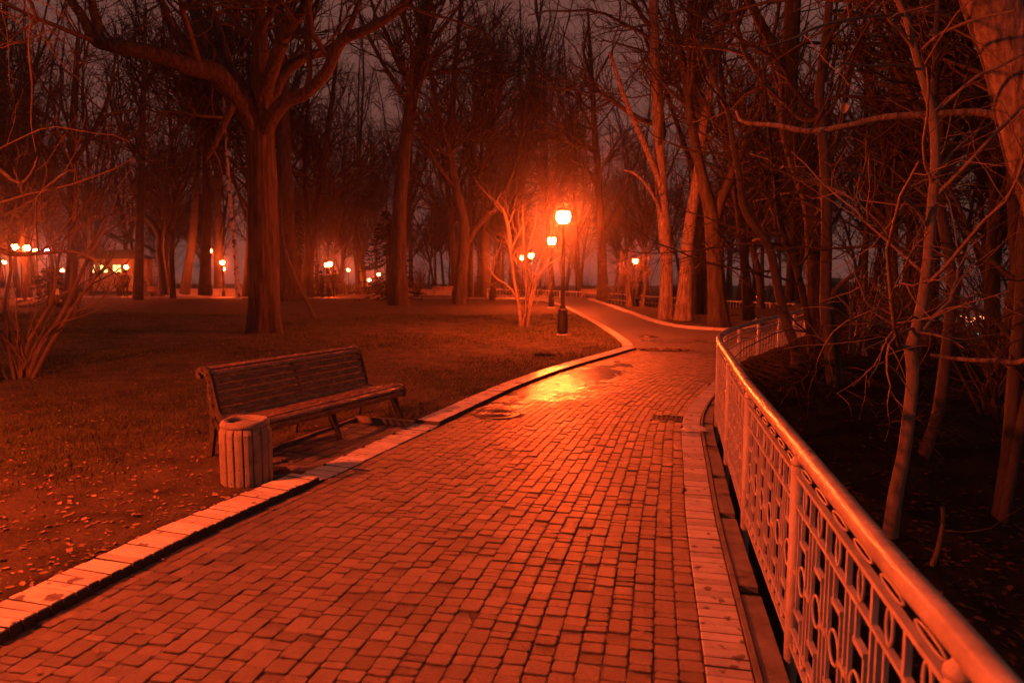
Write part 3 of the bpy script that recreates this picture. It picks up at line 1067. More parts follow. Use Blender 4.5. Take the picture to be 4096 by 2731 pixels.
def manhole(loc, r, label):
    c = empty('manhole_cover', loc)
    tag(c, label, 'manhole cover')
    m = MB(); m.lathe([(r, -0.05), (r, 0.010), (r - 0.03, 0.014), (r - 0.04, 0.002)], 32, caps=False); m.build('frame', M['benchiron'], c)
    m = MB(); m.lathe([(r - 0.045, -0.02), (r - 0.047, 0.006), (0.005, 0.009)], 32); m.build('lid', M['benchiron'], c)
    for q in (0.82, 0.58, 0.34):
        m = MB(); m.torus((0, 0, 0.009), (r - 0.05) * q, 0.008, (1, 0, 0), (0, 1, 0), 28, 5); m.build('rib', M['benchiron'], c)
    return c
manhole((-0.18, 7.85, 0.0), 0.27, 'round ribbed manhole cover in the paving near the bench')
manhole((3.55, 17.6, -0.006), 0.30, 'round manhole cover in the asphalt beyond the first lamp')

# crumpled thin plastic on the right kerb
bm = bmesh.new(); bmesh.ops.create_icosphere(bm, subdivisions=4, radius=1)
for v in bm.verts:
    p = v.co
    n = 0.55 * math.sin(5.1 * p.x + 2 * p.y) + 0.4 * math.sin(7.3 * p.y - 3 * p.z) + 0.5 * math.sin(9 * p.z + 4 * p.x)
    k = 1 + 0.22 * n + random.gauss(0, 0.05)
    v.co = Vector((p.x * 0.125 * k, p.y * 0.05 * k, max(-0.004, (p.z * 0.035 * k * (1.6 if p.x < -0.5 else 0.9)) + 0.022)))
me = bpy.data.meshes.new('plastic_bag'); bm.to_mesh(me); bm.free()
bag = obj('plastic_bag', me, M['bag'], None, (1.90, 6.93, 0.014))
bag.rotation_euler = (0, 0, -0.1)
tag(bag, 'crumpled pale plastic bag lying on the right brick kerb', 'bag')

# ------------------------------------------------------------------ trees: vectorised branch growth
def resample(P, R, n):
    P = np.array(P, float); R = np.array(R, float)
    C = smooth_curve(np.column_stack([P, R]), 0.05) if len(P) > 2 else np.column_stack([P, R])
    s = np.concatenate([[0], np.cumsum(np.linalg.norm(np.diff(C[:, :3], axis=0), axis=1))])
    u = np.linspace(0, s[-1], n)
    C = np.stack([np.interp(u, s, C[:, k]) for k in range(4)], 1)
    return C[:, :3], np.maximum(C[:, 3], 0.002)

def grow(P, R, rng, per_m, t0=0.1, ang=(35, 65), rf=(0.35, 0.7), K=70, kmax=6.0, nseg=6, up=0.15, jit=0.22, minr=0.006, tip=0.35, t1=1.0, grav=0.0):
    """children of branches P [N,n,3] with radii R [N,n]"""
    N, n = R.shape
    L = np.linalg.norm(np.diff(P, axis=1), axis=2).sum(1)
    cnt = rng.poisson(np.maximum(L * per_m * (t1 - t0), 0))
    idx = np.repeat(np.arange(N), cnt)
    if len(idx) == 0: return np.zeros((0, nseg + 1, 3)), np.zeros((0, nseg + 1))
    t = t0 + (t1 - t0) * rng.random(len(idx))
    f = t * (n - 1); i0 = np.minimum(f.astype(int), n - 2); w = (f - i0)[:, None]
    st = P[idx, i0] * (1 - w) + P[idx, i0 + 1] * w
    rp = R[idx, i0] * (1 - w[:, 0]) + R[idx, i0 + 1] * w[:, 0]
    tan = P[idx, i0 + 1] - P[idx, i0]
    tan /= np.linalg.norm(tan, axis=1)[:, None] + 1e-9
    rd = rng.normal(size=tan.shape)
    rd -= (rd * tan).sum(1)[:, None] * tan
    rd /= np.linalg.norm(rd, axis=1)[:, None]
    a = np.radians(rng.uniform(ang[0], ang[1], len(idx)))[:, None]
    d = tan * np.cos(a) + rd * np.sin(a)
    r0 = rp * rng.uniform(rf[0], rf[1], len(idx))
    keep = r0 > minr
    st, d, r0 = st[keep], d[keep], r0[keep]
    ln = np.minimum(K * r0 * rng.uniform(0.7, 1.25, len(r0)), kmax * rng.uniform(0.75, 1.1, len(r0)))
    m = len(r0)
    Q = np.zeros((m, nseg + 1, 3)); Q[:, 0] = st
    for k in range(nseg):
        d = d + rng.normal(0, jit, d.shape)
        d[:, 2] += up - grav * k / nseg
        d /= np.linalg.norm(d, axis=1)[:, None]
        Q[:, k + 1] = Q[:, k] + d * (ln / nseg)[:, None]
    RR = r0[:, None] * np.linspace(1, tip, nseg + 1)[None, :]
    return Q, RR

def tubes(P, R, sides):
    """all branches of one group as one vertex / quad array"""
    N, n, _ = P.shape
    T = np.gradient(P, axis=1)
    T /= np.linalg.norm(T, axis=2)[..., None] + 1e-9
    ref = np.zeros((N, 1, 3)); av = np.abs(T.mean(1))
    k = np.argmin(av, axis=1); ref[np.arange(N), 0, k] = 1
    A = np.cross(T, np.broadcast_to(ref, T.shape)); A /= np.linalg.norm(A, axis=2)[..., None] + 1e-9
    B = np.cross(T, A)
    th = np.arange(sides) * 2 * math.pi / sides
    V = P[:, :, None, :] + R[:, :, None, None] * (A[:, :, None, :] * np.cos(th)[:, None] + B[:, :, None, :] * np.sin(th)[:, None])
    base = (np.arange(N) * n * sides)[:, None, None] + (np.arange(n - 1) * sides)[None, :, None]
    k = np.arange(sides)[None, None, :]; k2 = (np.arange(sides) + 1)[None, None, :] % sides
    Q = np.stack([base + k, base + k2, base + sides + k2, base + sides + k], -1).reshape(-1, 4)
    return V.reshape(-1, 3), Q

def join(groups, origin=(0, 0, 0), name='crown', smooth=True):
    Vs, Qs, o = [], [], 0
    for P, R, sd in groups:
        if len(P) == 0: continue
        V, q = tubes(P, R, sd)
        Vs.append(V); Qs.append(q + o); o += len(V)
    V = np.vstack(Vs) - np.array(origin)
    return mesh_np(name, V, np.vstack(Qs), smooth=smooth)

def rough_tube(P, R, sides, rng, amp, freq=11, flare=0.0):
    """trunk with lengthwise furrows and a flared foot"""
    V, Q = tubes(P[None], R[None], sides)
    n = len(R)
    V = V.reshape(n, sides, 3)
    c = P[:, None, :]
    th = np.arange(sides) * 2 * math.pi / sides
    ph = rng.uniform(0, 6.28, 8); k = rng.integers(4, freq * 2, 8)
    u = np.linspace(0, 1, n)[:, None]
    f = sum(np.sin(k[i] * th[None, :] + ph[i] + 3.0 * np.sin(u * (5 + i) + ph[-i - 1])) for i in range(8)) / 8
    g = rng.normal(0, 0.5, (n, sides)) * 0.25
    s = 1 + amp * (f + g)
    if flare:
        root = np.exp(-u * n / 3.0) * flare
        s = s + root * (0.6 + 0.6 * np.cos(5 * th[None, :] + ph[0]) + 0.3 * np.cos(3 * th[None, :] + ph[1]))
    V = c + (V - c) * s[..., None]
    return V.reshape(-1, 3), Q

def tree(name, label, limbs, rng, cat='tree', bark='bark', twig='twig', seq=None, rough=0.0, flare=0.25, t0=0.3, group=None, minr=0.006, first_n=26, trunk_sides=14, limb_t0=0.25):
    """limbs: list of [(x,y,z,r), ...]; the first is the trunk. seq: grow() settings level by level"""
    base = np.array(limbs[0][0][:3]); base[2] = base[2]
    root = empty(name, tuple(base))
    tag(root, label, cat, group)
    PL, RL = [], []
    for i, l in enumerate(limbs):
        a = np.array(l)
        P, R = resample(a[:, :3], a[:, 3], first_n)
        PL.append(P); RL.append(R)
    Vs, Qs, o = [], [], 0
    for i, (P, R) in enumerate(zip(PL, RL)):
        sd = trunk_sides if i == 0 else max(8, trunk_sides * 2 // 3)
        V, Q = rough_tube(P, R, sd, rng, rough if i == 0 else rough * 0.6, flare=flare if i == 0 else 0)
        Vs.append(V); Qs.append(Q + o); o += len(V)
    me = mesh_np('trunk', np.vstack(Vs) - base, np.vstack(Qs), smooth=True)
    obj('trunk', me, M[bark], root)
    seq = seq or SEQ_HERO
    groups = []
    Pc = np.stack(PL); Rc = np.stack(RL)
    for lv, kw in enumerate(seq):
        kw = dict(kw)
        sd = kw.pop('sides', 4)
        if lv == 0:
            tr = grow(Pc[:1], Rc[:1], rng, t0=t0, **{k: v for k, v in kw.items() if k != 't0'})
            li = grow(Pc[1:], Rc[1:], rng, t0=limb_t0, **{k: v for k, v in kw.items() if k != 't0'}) if len(Pc) > 1 else (np.zeros((0, kw.get('nseg', 6) + 1, 3)), np.zeros((0, kw.get('nseg', 6) + 1)))
            Q, R = np.concatenate([tr[0], li[0]]), np.concatenate([tr[1], li[1]])
        else:
            Q, R = grow(Pc, Rc, rng, **kw)
        groups.append((Q, R, sd))
        Pc, Rc = Q, R
        if len(Q) == 0: break
    if sum(len(g[0]) for g in groups):
        me = join(groups, base, 'crown')
        obj('crown', me, M[twig], root)
    return root

SEQ_HERO = [dict(per_m=1.5, rf=(0.3, 0.6), K=60, kmax=5.5, nseg=7, up=0.10, jit=0.20, minr=0.02, sides=5),
            dict(per_m=3.0, t0=0.12, rf=(0.35, 0.65), K=75, kmax=3.2, nseg=5, up=0.08, jit=0.2, minr=0.008, sides=4),
            dict(per_m=4.5, t0=0.12, rf=(0.45, 0.75), K=90, kmax=1.6, nseg=4, up=0.06, jit=0.2, minr=0.005, sides=3)]
SEQ_FAR = [dict(per_m=2.3, rf=(0.34, 0.66), K=72, kmax=6.5, nseg=6, up=0.15, jit=0.19, minr=0.018, sides=4, ang=(28, 62)),
           dict(per_m=2.5, t0=0.12, rf=(0.45, 0.75), K=78, kmax=3.4, nseg=5, up=0.10, jit=0.22, minr=0.010, sides=3),
           dict(per_m=2.6, t0=0.12, rf=(0.6, 0.9), K=95, kmax=1.9, nseg=3, up=0.08, jit=0.24, minr=0.007, sides=3)]
SEQ_YOUNG = [dict(per_m=3.0, rf=(0.25, 0.55), K=150, kmax=2.2, nseg=8, up=0.03, jit=0.17, minr=0.0025, sides=5, ang=(45, 85)),
             dict(per_m=5.0, t0=0.12, rf=(0.4, 0.7), K=150, kmax=0.9, nseg=6, up=0.02, jit=0.22, minr=0.0018, sides=3),
             dict(per_m=6.0, t0=0.15, rf=(0.5, 0.85), K=150, kmax=0.35, nseg=4, up=0.02, jit=0.25, minr=0.0012, sides=3)]

def gen_trunk(rng, h, r, lean=0.03, wig=0.05, n=12):
    p = np.zeros(3); d = np.array([rng.normal(0, lean), rng.normal(0, lean), 1.0])
    out = []
    for i in range(n + 1):
        u = i / n
        out.append((p[0], p[1], p[2], r * (1 - 0.90 * u ** 0.9) + 0.015))
        d = d + np.array([rng.normal(0, wig), rng.normal(0, wig), 0]); d /= np.linalg.norm(d)
        p = p + d * h / n
    return out

# ---- the trees one can tell apart (skeletons measured from the photograph, in metres)
HERO = [
    ('broad_tree', 'huge old tree with heavy spreading limbs in the middle of the lawn', {'bark': 'furrow', 'rough': 0.13, 'flare': 0.35, 't0': 0.62, 'trunk_sides': 56, 'first_n': 60, 'limb_t0': 0.3}, [[(-6.48, 17.86, -0.09, 0.423), (-6.48, 17.86, 0.34, 0.378), (-6.45, 17.86, 1.93, 0.363), (-6.42, 17.86, 3.6, 0.347), (-6.43, 17.86, 4.91, 0.347), (-6.38, 17.86, 5.56, 0.318), (-6.34, 17.86, 6.31, 0.249), (-6.34, 17.86, 7.38, 0.182), (-6.36, 17.86, 8.43, 0.151), (-6.33, 17.86, 9.97, 0.113), (-6.16, 17.86, 11.7, 0.045)], [(-6.45, 17.86, 5.02, 0.218), (-6.66, 17.46, 5.79, 0.277), (-6.9, 17.16, 6.18, 0.277), (-7.13, 16.86, 6.41, 0.244), (-7.56, 16.46, 6.44, 0.21), (-8.01, 16.16, 6.56, 0.185), (-8.54, 15.86, 6.62, 0.16), (-9.0, 15.66, 6.66, 0.143), (-9.23, 15.66, 6.76, 0.118), (-9.44, 15.66, 7.22, 0.101), (-9.7, 15.66, 7.68, 0.084), (-10.09, 15.86, 8.86, 0.042)], [(-9.0, 15.66, 6.66, 0.101), (-9.12, 15.66, 6.95, 0.092), (-9.17, 15.56, 7.55, 0.08), (-9.24, 15.46, 8.5, 0.042)], [(-6.99, 17.26, 6.21, 0.185), (-7.55, 17.66, 7.1, 0.16), (-7.85, 17.86, 7.85, 0.143), (-8.15, 18.16, 8.54, 0.118), (-8.34, 18.36, 10.1, 0.05)], [(-7.07, 16.96, 6.33, 0.126), (-7.45, 16.46, 6.68, 0.101), (-7.68, 16.06, 7.13, 0.084), (-7.8, 15.86, 7.67, 0.071), (-8.04, 15.66, 8.41, 0.034)], [(-6.94, 17.66, 6.16, 0.151), (-7.41, 18.36, 7.21, 0.126), (-7.77, 18.76, 8.11, 0.101), (-8.19, 19.06, 9.21, 0.067)], [(-6.38, 17.86, 4.91, 0.168), (-6.04, 17.56, 5.44, 0.185), (-5.57, 17.26, 5.8, 0.168), (-4.97, 17.06, 5.98, 0.143), (-4.43, 16.86, 6.41, 0.134), (-4.0, 16.66, 7.04, 0.122), (-3.39, 16.46, 7.22, 0.109), (-2.76, 16.36, 7.52, 0.092), (-2.14, 16.26, 8.01, 0.076), (-1.53, 16.16, 8.62, 0.042)], [(-6.25, 17.86, 5.67, 0.168), (-6.05, 18.46, 6.69, 0.151), (-5.55, 18.76, 7.28, 0.126), (-4.85, 18.96, 7.59, 0.109), (-4.39, 19.06, 8.14, 0.084), (-4.04, 19.16, 9.03, 0.059)], [(-6.32, 17.86, 5.99, 0.185), (-5.82, 17.26, 6.67, 0.168), (-5.36, 16.96, 7.39, 0.143), (-4.87, 16.76, 7.86, 0.118), (-4.56, 16.66, 8.74, 0.059)], [(-6.78, 17.36, 5.92, 0.118), (-6.96, 17.16, 5.43, 0.092), (-7.23, 17.06, 4.77, 0.059), (-7.46, 16.96, 4.32, 0.034)]]),
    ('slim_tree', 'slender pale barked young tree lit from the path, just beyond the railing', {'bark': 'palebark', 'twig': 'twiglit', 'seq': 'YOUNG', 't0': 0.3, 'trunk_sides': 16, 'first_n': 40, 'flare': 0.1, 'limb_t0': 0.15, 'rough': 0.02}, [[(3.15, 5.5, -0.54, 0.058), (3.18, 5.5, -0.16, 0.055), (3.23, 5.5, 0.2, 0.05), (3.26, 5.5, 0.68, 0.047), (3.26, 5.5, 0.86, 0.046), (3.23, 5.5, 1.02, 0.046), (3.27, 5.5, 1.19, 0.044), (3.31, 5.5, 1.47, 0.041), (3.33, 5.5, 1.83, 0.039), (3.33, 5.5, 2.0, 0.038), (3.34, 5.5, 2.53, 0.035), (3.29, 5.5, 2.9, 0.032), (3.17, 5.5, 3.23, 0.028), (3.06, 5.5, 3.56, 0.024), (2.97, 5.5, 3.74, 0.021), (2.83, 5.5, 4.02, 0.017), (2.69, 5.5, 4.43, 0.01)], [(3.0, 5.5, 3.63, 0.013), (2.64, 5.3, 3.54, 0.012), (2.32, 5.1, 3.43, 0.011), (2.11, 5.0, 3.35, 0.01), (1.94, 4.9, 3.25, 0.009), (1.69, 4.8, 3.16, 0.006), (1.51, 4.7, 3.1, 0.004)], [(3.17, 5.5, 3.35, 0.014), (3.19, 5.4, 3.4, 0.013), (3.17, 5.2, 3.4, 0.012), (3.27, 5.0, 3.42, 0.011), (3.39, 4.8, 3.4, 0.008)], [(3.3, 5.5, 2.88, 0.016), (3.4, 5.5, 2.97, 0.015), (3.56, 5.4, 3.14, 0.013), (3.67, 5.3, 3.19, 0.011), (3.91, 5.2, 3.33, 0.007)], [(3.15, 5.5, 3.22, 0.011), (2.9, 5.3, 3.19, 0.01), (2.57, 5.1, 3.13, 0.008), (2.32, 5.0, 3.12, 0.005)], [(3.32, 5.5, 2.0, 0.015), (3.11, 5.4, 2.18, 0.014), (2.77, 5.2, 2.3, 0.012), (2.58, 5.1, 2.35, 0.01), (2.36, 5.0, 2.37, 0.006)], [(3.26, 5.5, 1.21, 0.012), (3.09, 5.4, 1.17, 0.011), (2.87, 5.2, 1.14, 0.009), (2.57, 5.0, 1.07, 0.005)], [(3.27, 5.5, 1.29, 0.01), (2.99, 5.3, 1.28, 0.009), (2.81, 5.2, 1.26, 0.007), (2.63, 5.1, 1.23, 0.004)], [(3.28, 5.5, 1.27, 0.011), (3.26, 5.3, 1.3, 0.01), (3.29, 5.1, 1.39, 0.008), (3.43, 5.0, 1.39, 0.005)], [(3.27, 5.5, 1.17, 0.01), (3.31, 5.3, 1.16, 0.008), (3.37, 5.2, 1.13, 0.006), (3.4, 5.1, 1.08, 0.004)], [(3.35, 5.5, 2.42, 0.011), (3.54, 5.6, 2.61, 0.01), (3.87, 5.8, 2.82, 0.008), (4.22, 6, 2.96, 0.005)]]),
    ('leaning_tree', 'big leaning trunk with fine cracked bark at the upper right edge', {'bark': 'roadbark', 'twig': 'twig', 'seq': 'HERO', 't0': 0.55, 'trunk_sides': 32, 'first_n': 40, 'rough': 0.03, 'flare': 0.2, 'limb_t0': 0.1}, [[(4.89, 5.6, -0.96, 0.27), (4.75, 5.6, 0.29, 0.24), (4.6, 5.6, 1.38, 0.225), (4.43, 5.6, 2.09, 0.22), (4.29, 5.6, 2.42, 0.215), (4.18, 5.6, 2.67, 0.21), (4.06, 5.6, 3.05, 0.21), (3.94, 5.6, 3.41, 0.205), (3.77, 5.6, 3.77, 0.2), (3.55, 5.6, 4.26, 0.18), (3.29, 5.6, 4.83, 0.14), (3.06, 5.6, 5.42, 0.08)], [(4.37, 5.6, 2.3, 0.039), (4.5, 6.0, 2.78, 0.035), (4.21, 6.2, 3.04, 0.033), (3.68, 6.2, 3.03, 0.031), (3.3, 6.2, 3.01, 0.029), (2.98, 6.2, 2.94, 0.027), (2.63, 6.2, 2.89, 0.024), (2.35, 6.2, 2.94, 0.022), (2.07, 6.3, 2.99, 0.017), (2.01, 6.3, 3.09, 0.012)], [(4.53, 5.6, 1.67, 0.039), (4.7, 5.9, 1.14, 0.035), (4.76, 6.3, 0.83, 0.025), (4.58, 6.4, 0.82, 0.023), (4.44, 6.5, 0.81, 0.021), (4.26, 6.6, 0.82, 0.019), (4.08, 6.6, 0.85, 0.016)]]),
    ('cracked_bark_tree', 'crooked trunk with deeply cracked bark among the trees right of the bend', {'bark': 'furrow', 'seq': 'HERO', 't0': 0.5, 'trunk_sides': 26, 'first_n': 40, 'rough': 0.14, 'flare': 0.3}, [[(5.33, 11.5, -1.22, 0.17), (5.24, 11.5, -0.38, 0.155), (5.15, 11.5, 0.81, 0.15), (5.1, 11.5, 1.54, 0.15), (4.99, 11.5, 2.72, 0.15), (4.81, 11.5, 3.22, 0.15), (4.57, 11.5, 3.89, 0.145), (4.51, 11.5, 4.52, 0.14), (4.51, 11.5, 5.27, 0.13), (4.53, 11.5, 6.01, 0.12), (4.55, 11.5, 7.01, 0.1), (4.63, 11.5, 8.31, 0.05)], [(4.52, 11.5, 4.58, 0.09), (4.23, 11.4, 5.17, 0.08), (3.86, 11.2, 5.64, 0.07), (3.44, 11, 6.21, 0.05)], [(4.94, 11.5, 2.91, 0.06), (5.26, 11.7, 3.36, 0.055), (5.62, 12, 4.06, 0.05), (5.83, 12.2, 4.98, 0.04), (6.17, 12.4, 6.06, 0.02)]]),
    ('smooth_tree', 'smooth trunk with a second stem joined low, right of the cracked trunk', {'bark': 'smooth', 'seq': 'YOUNG', 't0': 0.45, 'trunk_sides': 16, 'first_n': 36, 'flare': 0.2}, [[(4.4, 9.2, -1.07, 0.085), (4.41, 9.2, -0.68, 0.075), (4.38, 9.2, -0.09, 0.07), (4.3, 9.2, 0.63, 0.072), (4.23, 9.2, 1.11, 0.075), (4.21, 9.2, 1.58, 0.072), (4.2, 9.2, 2.03, 0.07), (4.16, 9.2, 2.71, 0.067), (4.07, 9.2, 3.54, 0.063), (4.01, 9.2, 3.94, 0.06), (4.06, 9.2, 4.55, 0.054), (4.09, 9.2, 5.14, 0.048), (4.1, 9.2, 6.1, 0.03)], [(4.56, 9.3, -1.16, 0.06), (4.57, 9.3, -0.61, 0.055), (4.51, 9.3, 0.13, 0.052), (4.4, 9.25, 0.68, 0.05), (4.28, 9.2, 1.21, 0.045)], [(4.24, 9.2, 1.27, 0.035), (4.36, 9.1, 1.48, 0.032), (4.51, 9, 1.65, 0.025), (4.64, 9, 1.79, 0.015)]]),
    ('leaning_slope_tree', 'thin trunk leaning left from below the far end of the railing bend', {'bark': 'smooth', 'seq': 'YOUNG', 't0': 0.4, 'trunk_sides': 12, 'first_n': 36, 'flare': 0.2}, [[(4.22, 9.8, -0.73, 0.085), (4.16, 9.8, -0.15, 0.075), (4.09, 9.8, 0.56, 0.07), (3.95, 9.8, 0.91, 0.068), (3.79, 9.8, 1.5, 0.064), (3.68, 9.8, 1.95, 0.06), (3.54, 9.8, 2.17, 0.056), (3.28, 9.8, 2.56, 0.05), (3.2, 9.8, 3.0, 0.045), (3.1, 9.8, 3.44, 0.04), (3.01, 9.8, 3.88, 0.034), (2.8, 9.8, 4.31, 0.025), (2.55, 9.8, 4.85, 0.014)], [(3.11, 9.8, 3.41, 0.02), (3.21, 9.5, 3.73, 0.018), (3.24, 9.3, 4.13, 0.015), (3.21, 9.2, 4.65, 0.012), (3.18, 9.1, 5.1, 0.008)]]),
    ('thin_slope_tree', 'thin dark trunk leaning left next to the cracked trunk', {'bark': 'bark', 'seq': 'YOUNG', 't0': 0.4, 'trunk_sides': 12, 'first_n': 30, 'flare': 0.2}, [[(4.84, 10.4, -1.15, 0.065), (4.73, 10.4, -0.6, 0.06), (4.66, 10.4, -0.05, 0.056), (4.62, 10.4, 0.36, 0.054), (4.46, 10.4, 1.17, 0.05), (4.27, 10.4, 1.83, 0.048), (4.06, 10.4, 2.3, 0.044), (3.93, 10.4, 3.11, 0.036), (3.78, 10.4, 4.05, 0.026), (3.66, 10.4, 4.98, 0.014)]]),
    ('slanting_tree', 'dark slanting trunk behind the slender pale tree', {'bark': 'smooth', 'seq': 'YOUNG', 't0': 0.5, 'trunk_sides': 12, 'first_n': 30, 'flare': 0.2}, [[(4.85, 8.2, -1.66, 0.075), (4.94, 8.2, -1.05, 0.072), (5.07, 8.2, -0.52, 0.068), (5.19, 8.2, -0.1, 0.065), (5.24, 8.2, 0.53, 0.062), (5.27, 8.2, 1.16, 0.06), (5.27, 8.2, 1.54, 0.057), (5.19, 8.2, 1.91, 0.055), (5.04, 8.2, 2.55, 0.05), (4.94, 8.2, 3.3, 0.042), (4.9, 8.2, 4.28, 0.032), (4.89, 8.2, 5.24, 0.018)]]),
    ('forked_tree', 'trunk forked near the ground at the far right edge', {'bark': 'smooth', 'seq': 'YOUNG', 't0': 0.5, 'trunk_sides': 14, 'first_n': 30, 'flare': 0.2}, [[(5.28, 7.2, -1.71, 0.085), (5.31, 7.2, -0.97, 0.078), (5.35, 7.2, -0.25, 0.07), (5.35, 7.2, 0.53, 0.064), (5.36, 7.2, 1.22, 0.06), (5.35, 7.2, 1.75, 0.056), (5.35, 7.2, 2.44, 0.05), (5.36, 7.2, 3.31, 0.04), (5.33, 7.2, 4.38, 0.028)], [(5.23, 7.1, -1.27, 0.06), (5.31, 7.1, -0.64, 0.055), (5.38, 7.1, 0.0, 0.05), (5.48, 7.1, 0.63, 0.045), (5.59, 7.1, 1.31, 0.035)]]),
    ('broken_sapling', 'short broken sapling stump just beyond the railing', {'bark': 'smooth', 'twig': 'twig', 'seq': 'YOUNG', 't0': 0.4, 'trunk_sides': 8, 'first_n': 14, 'flare': 0.1}, [[(2.56, 4.0, -0.13, 0.016), (2.59, 4.0, -0.02, 0.015), (2.61, 4.0, 0.14, 0.013), (2.6, 4.0, 0.24, 0.012)]]),
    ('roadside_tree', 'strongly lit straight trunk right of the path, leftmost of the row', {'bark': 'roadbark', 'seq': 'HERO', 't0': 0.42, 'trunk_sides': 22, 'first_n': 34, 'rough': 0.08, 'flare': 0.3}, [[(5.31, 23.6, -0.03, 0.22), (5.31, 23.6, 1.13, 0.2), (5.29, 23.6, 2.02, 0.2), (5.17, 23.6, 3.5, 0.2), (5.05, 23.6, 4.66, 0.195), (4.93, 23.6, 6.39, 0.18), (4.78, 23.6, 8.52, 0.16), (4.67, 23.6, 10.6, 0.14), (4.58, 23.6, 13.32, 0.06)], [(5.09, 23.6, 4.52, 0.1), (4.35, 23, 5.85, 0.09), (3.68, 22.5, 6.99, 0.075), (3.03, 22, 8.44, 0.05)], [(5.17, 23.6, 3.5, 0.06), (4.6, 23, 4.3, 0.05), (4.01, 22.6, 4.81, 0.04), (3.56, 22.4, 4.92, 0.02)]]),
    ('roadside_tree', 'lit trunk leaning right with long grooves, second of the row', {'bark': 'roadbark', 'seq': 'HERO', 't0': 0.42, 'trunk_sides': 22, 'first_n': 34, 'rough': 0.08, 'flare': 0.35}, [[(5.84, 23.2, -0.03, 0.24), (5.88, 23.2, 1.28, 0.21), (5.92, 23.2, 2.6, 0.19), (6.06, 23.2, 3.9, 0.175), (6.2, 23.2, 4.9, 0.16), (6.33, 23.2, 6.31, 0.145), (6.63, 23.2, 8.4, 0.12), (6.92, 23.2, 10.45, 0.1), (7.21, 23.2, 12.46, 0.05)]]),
    ('roadside_tree', 'thick dark trunk in shadow between the lit and the forked trunks', {'bark': 'bark', 'seq': 'HERO', 't0': 0.45, 'trunk_sides': 20, 'first_n': 30, 'rough': 0.06, 'flare': 0.45}, [[(7.32, 26.6, 0.01, 0.33), (7.25, 26.6, 1.4, 0.28), (7.16, 26.6, 3.4, 0.26), (7.09, 26.6, 5.37, 0.24), (6.99, 26.6, 7.8, 0.21), (6.77, 26.6, 10.96, 0.17), (6.58, 26.6, 14.05, 0.08)], [(7.1, 26.6, 5.05, 0.1), (6.21, 26, 6.88, 0.09), (5.41, 25.5, 8.61, 0.07), (4.5, 25, 10.26, 0.04)]]),
    ('roadside_tree', 'stout trunk forking into two limbs beside the railing bend', {'bark': 'bark', 'seq': 'HERO', 't0': 0.5, 'trunk_sides': 22, 'first_n': 34, 'rough': 0.06, 'flare': 0.4}, [[(6.23, 20.4, -0.01, 0.27), (6.12, 20.4, 0.94, 0.24), (6.02, 20.4, 1.97, 0.235), (5.95, 20.4, 2.74, 0.23), (5.85, 20.4, 3.44, 0.21), (5.57, 20.4, 4.44, 0.16), (5.27, 20.4, 5.75, 0.13), (4.95, 20.4, 7.59, 0.1), (4.53, 20.4, 9.39, 0.06)], [(5.94, 20.4, 2.87, 0.18), (6.14, 20.4, 3.75, 0.16), (6.38, 20.4, 4.26, 0.14), (6.69, 20.4, 5.13, 0.12), (7.16, 20.4, 6.24, 0.1), (7.7, 20.4, 7.95, 0.07), (8.13, 20.4, 9.63, 0.04)]]),
    ('roadside_tree', 'thin forked trunk behind the railing bend, rightmost of the row', {'bark': 'bark', 'seq': 'HERO', 't0': 0.4, 'trunk_sides': 14, 'first_n': 26, 'rough': 0.05, 'flare': 0.3}, [[(7.46, 21.5, 0.15, 0.17), (7.33, 21.5, 1.45, 0.14), (7.16, 21.5, 2.8, 0.13), (7.01, 21.5, 3.73, 0.12), (6.77, 21.5, 4.92, 0.1), (6.52, 21.5, 6.49, 0.08), (6.26, 21.5, 8.54, 0.05)], [(7.24, 21.5, 2.26, 0.09), (7.57, 21.5, 3.07, 0.08), (7.81, 21.5, 4.13, 0.07), (7.95, 21.5, 5.71, 0.06), (8.14, 21.5, 7.52, 0.03)]]),
    ('tall_tree', 'tall dark trunk leaning right at the top, in front of the conifer', {'bark': 'bark', 'seq': 'HERO', 't0': 0.45, 'trunk_sides': 20, 'first_n': 30, 'rough': 0.06, 'flare': 0.4, 'twig': 'twig'}, [[(-5.39, 32.5, -0.02, 0.403), (-5.39, 32.5, 1.14, 0.36), (-5.37, 32.5, 2.16, 0.346), (-5.24, 32.5, 5.2, 0.317), (-4.87, 32.5, 8.18, 0.288), (-4.32, 32.5, 11.11, 0.245), (-3.89, 32.5, 13.98, 0.202), (-3.66, 32.5, 16.24, 0.144), (-3.43, 32.5, 19.2, 0.058)], [(-4.65, 32.5, 9.16, 0.115), (-5.36, 31.5, 10.25, 0.101), (-6.2, 31, 11.77, 0.079), (-6.81, 30.5, 13.4, 0.043)], [(-4.22, 32.5, 11.49, 0.108), (-3.06, 32, 12.66, 0.086), (-1.85, 31.6, 14.01, 0.05)]]),
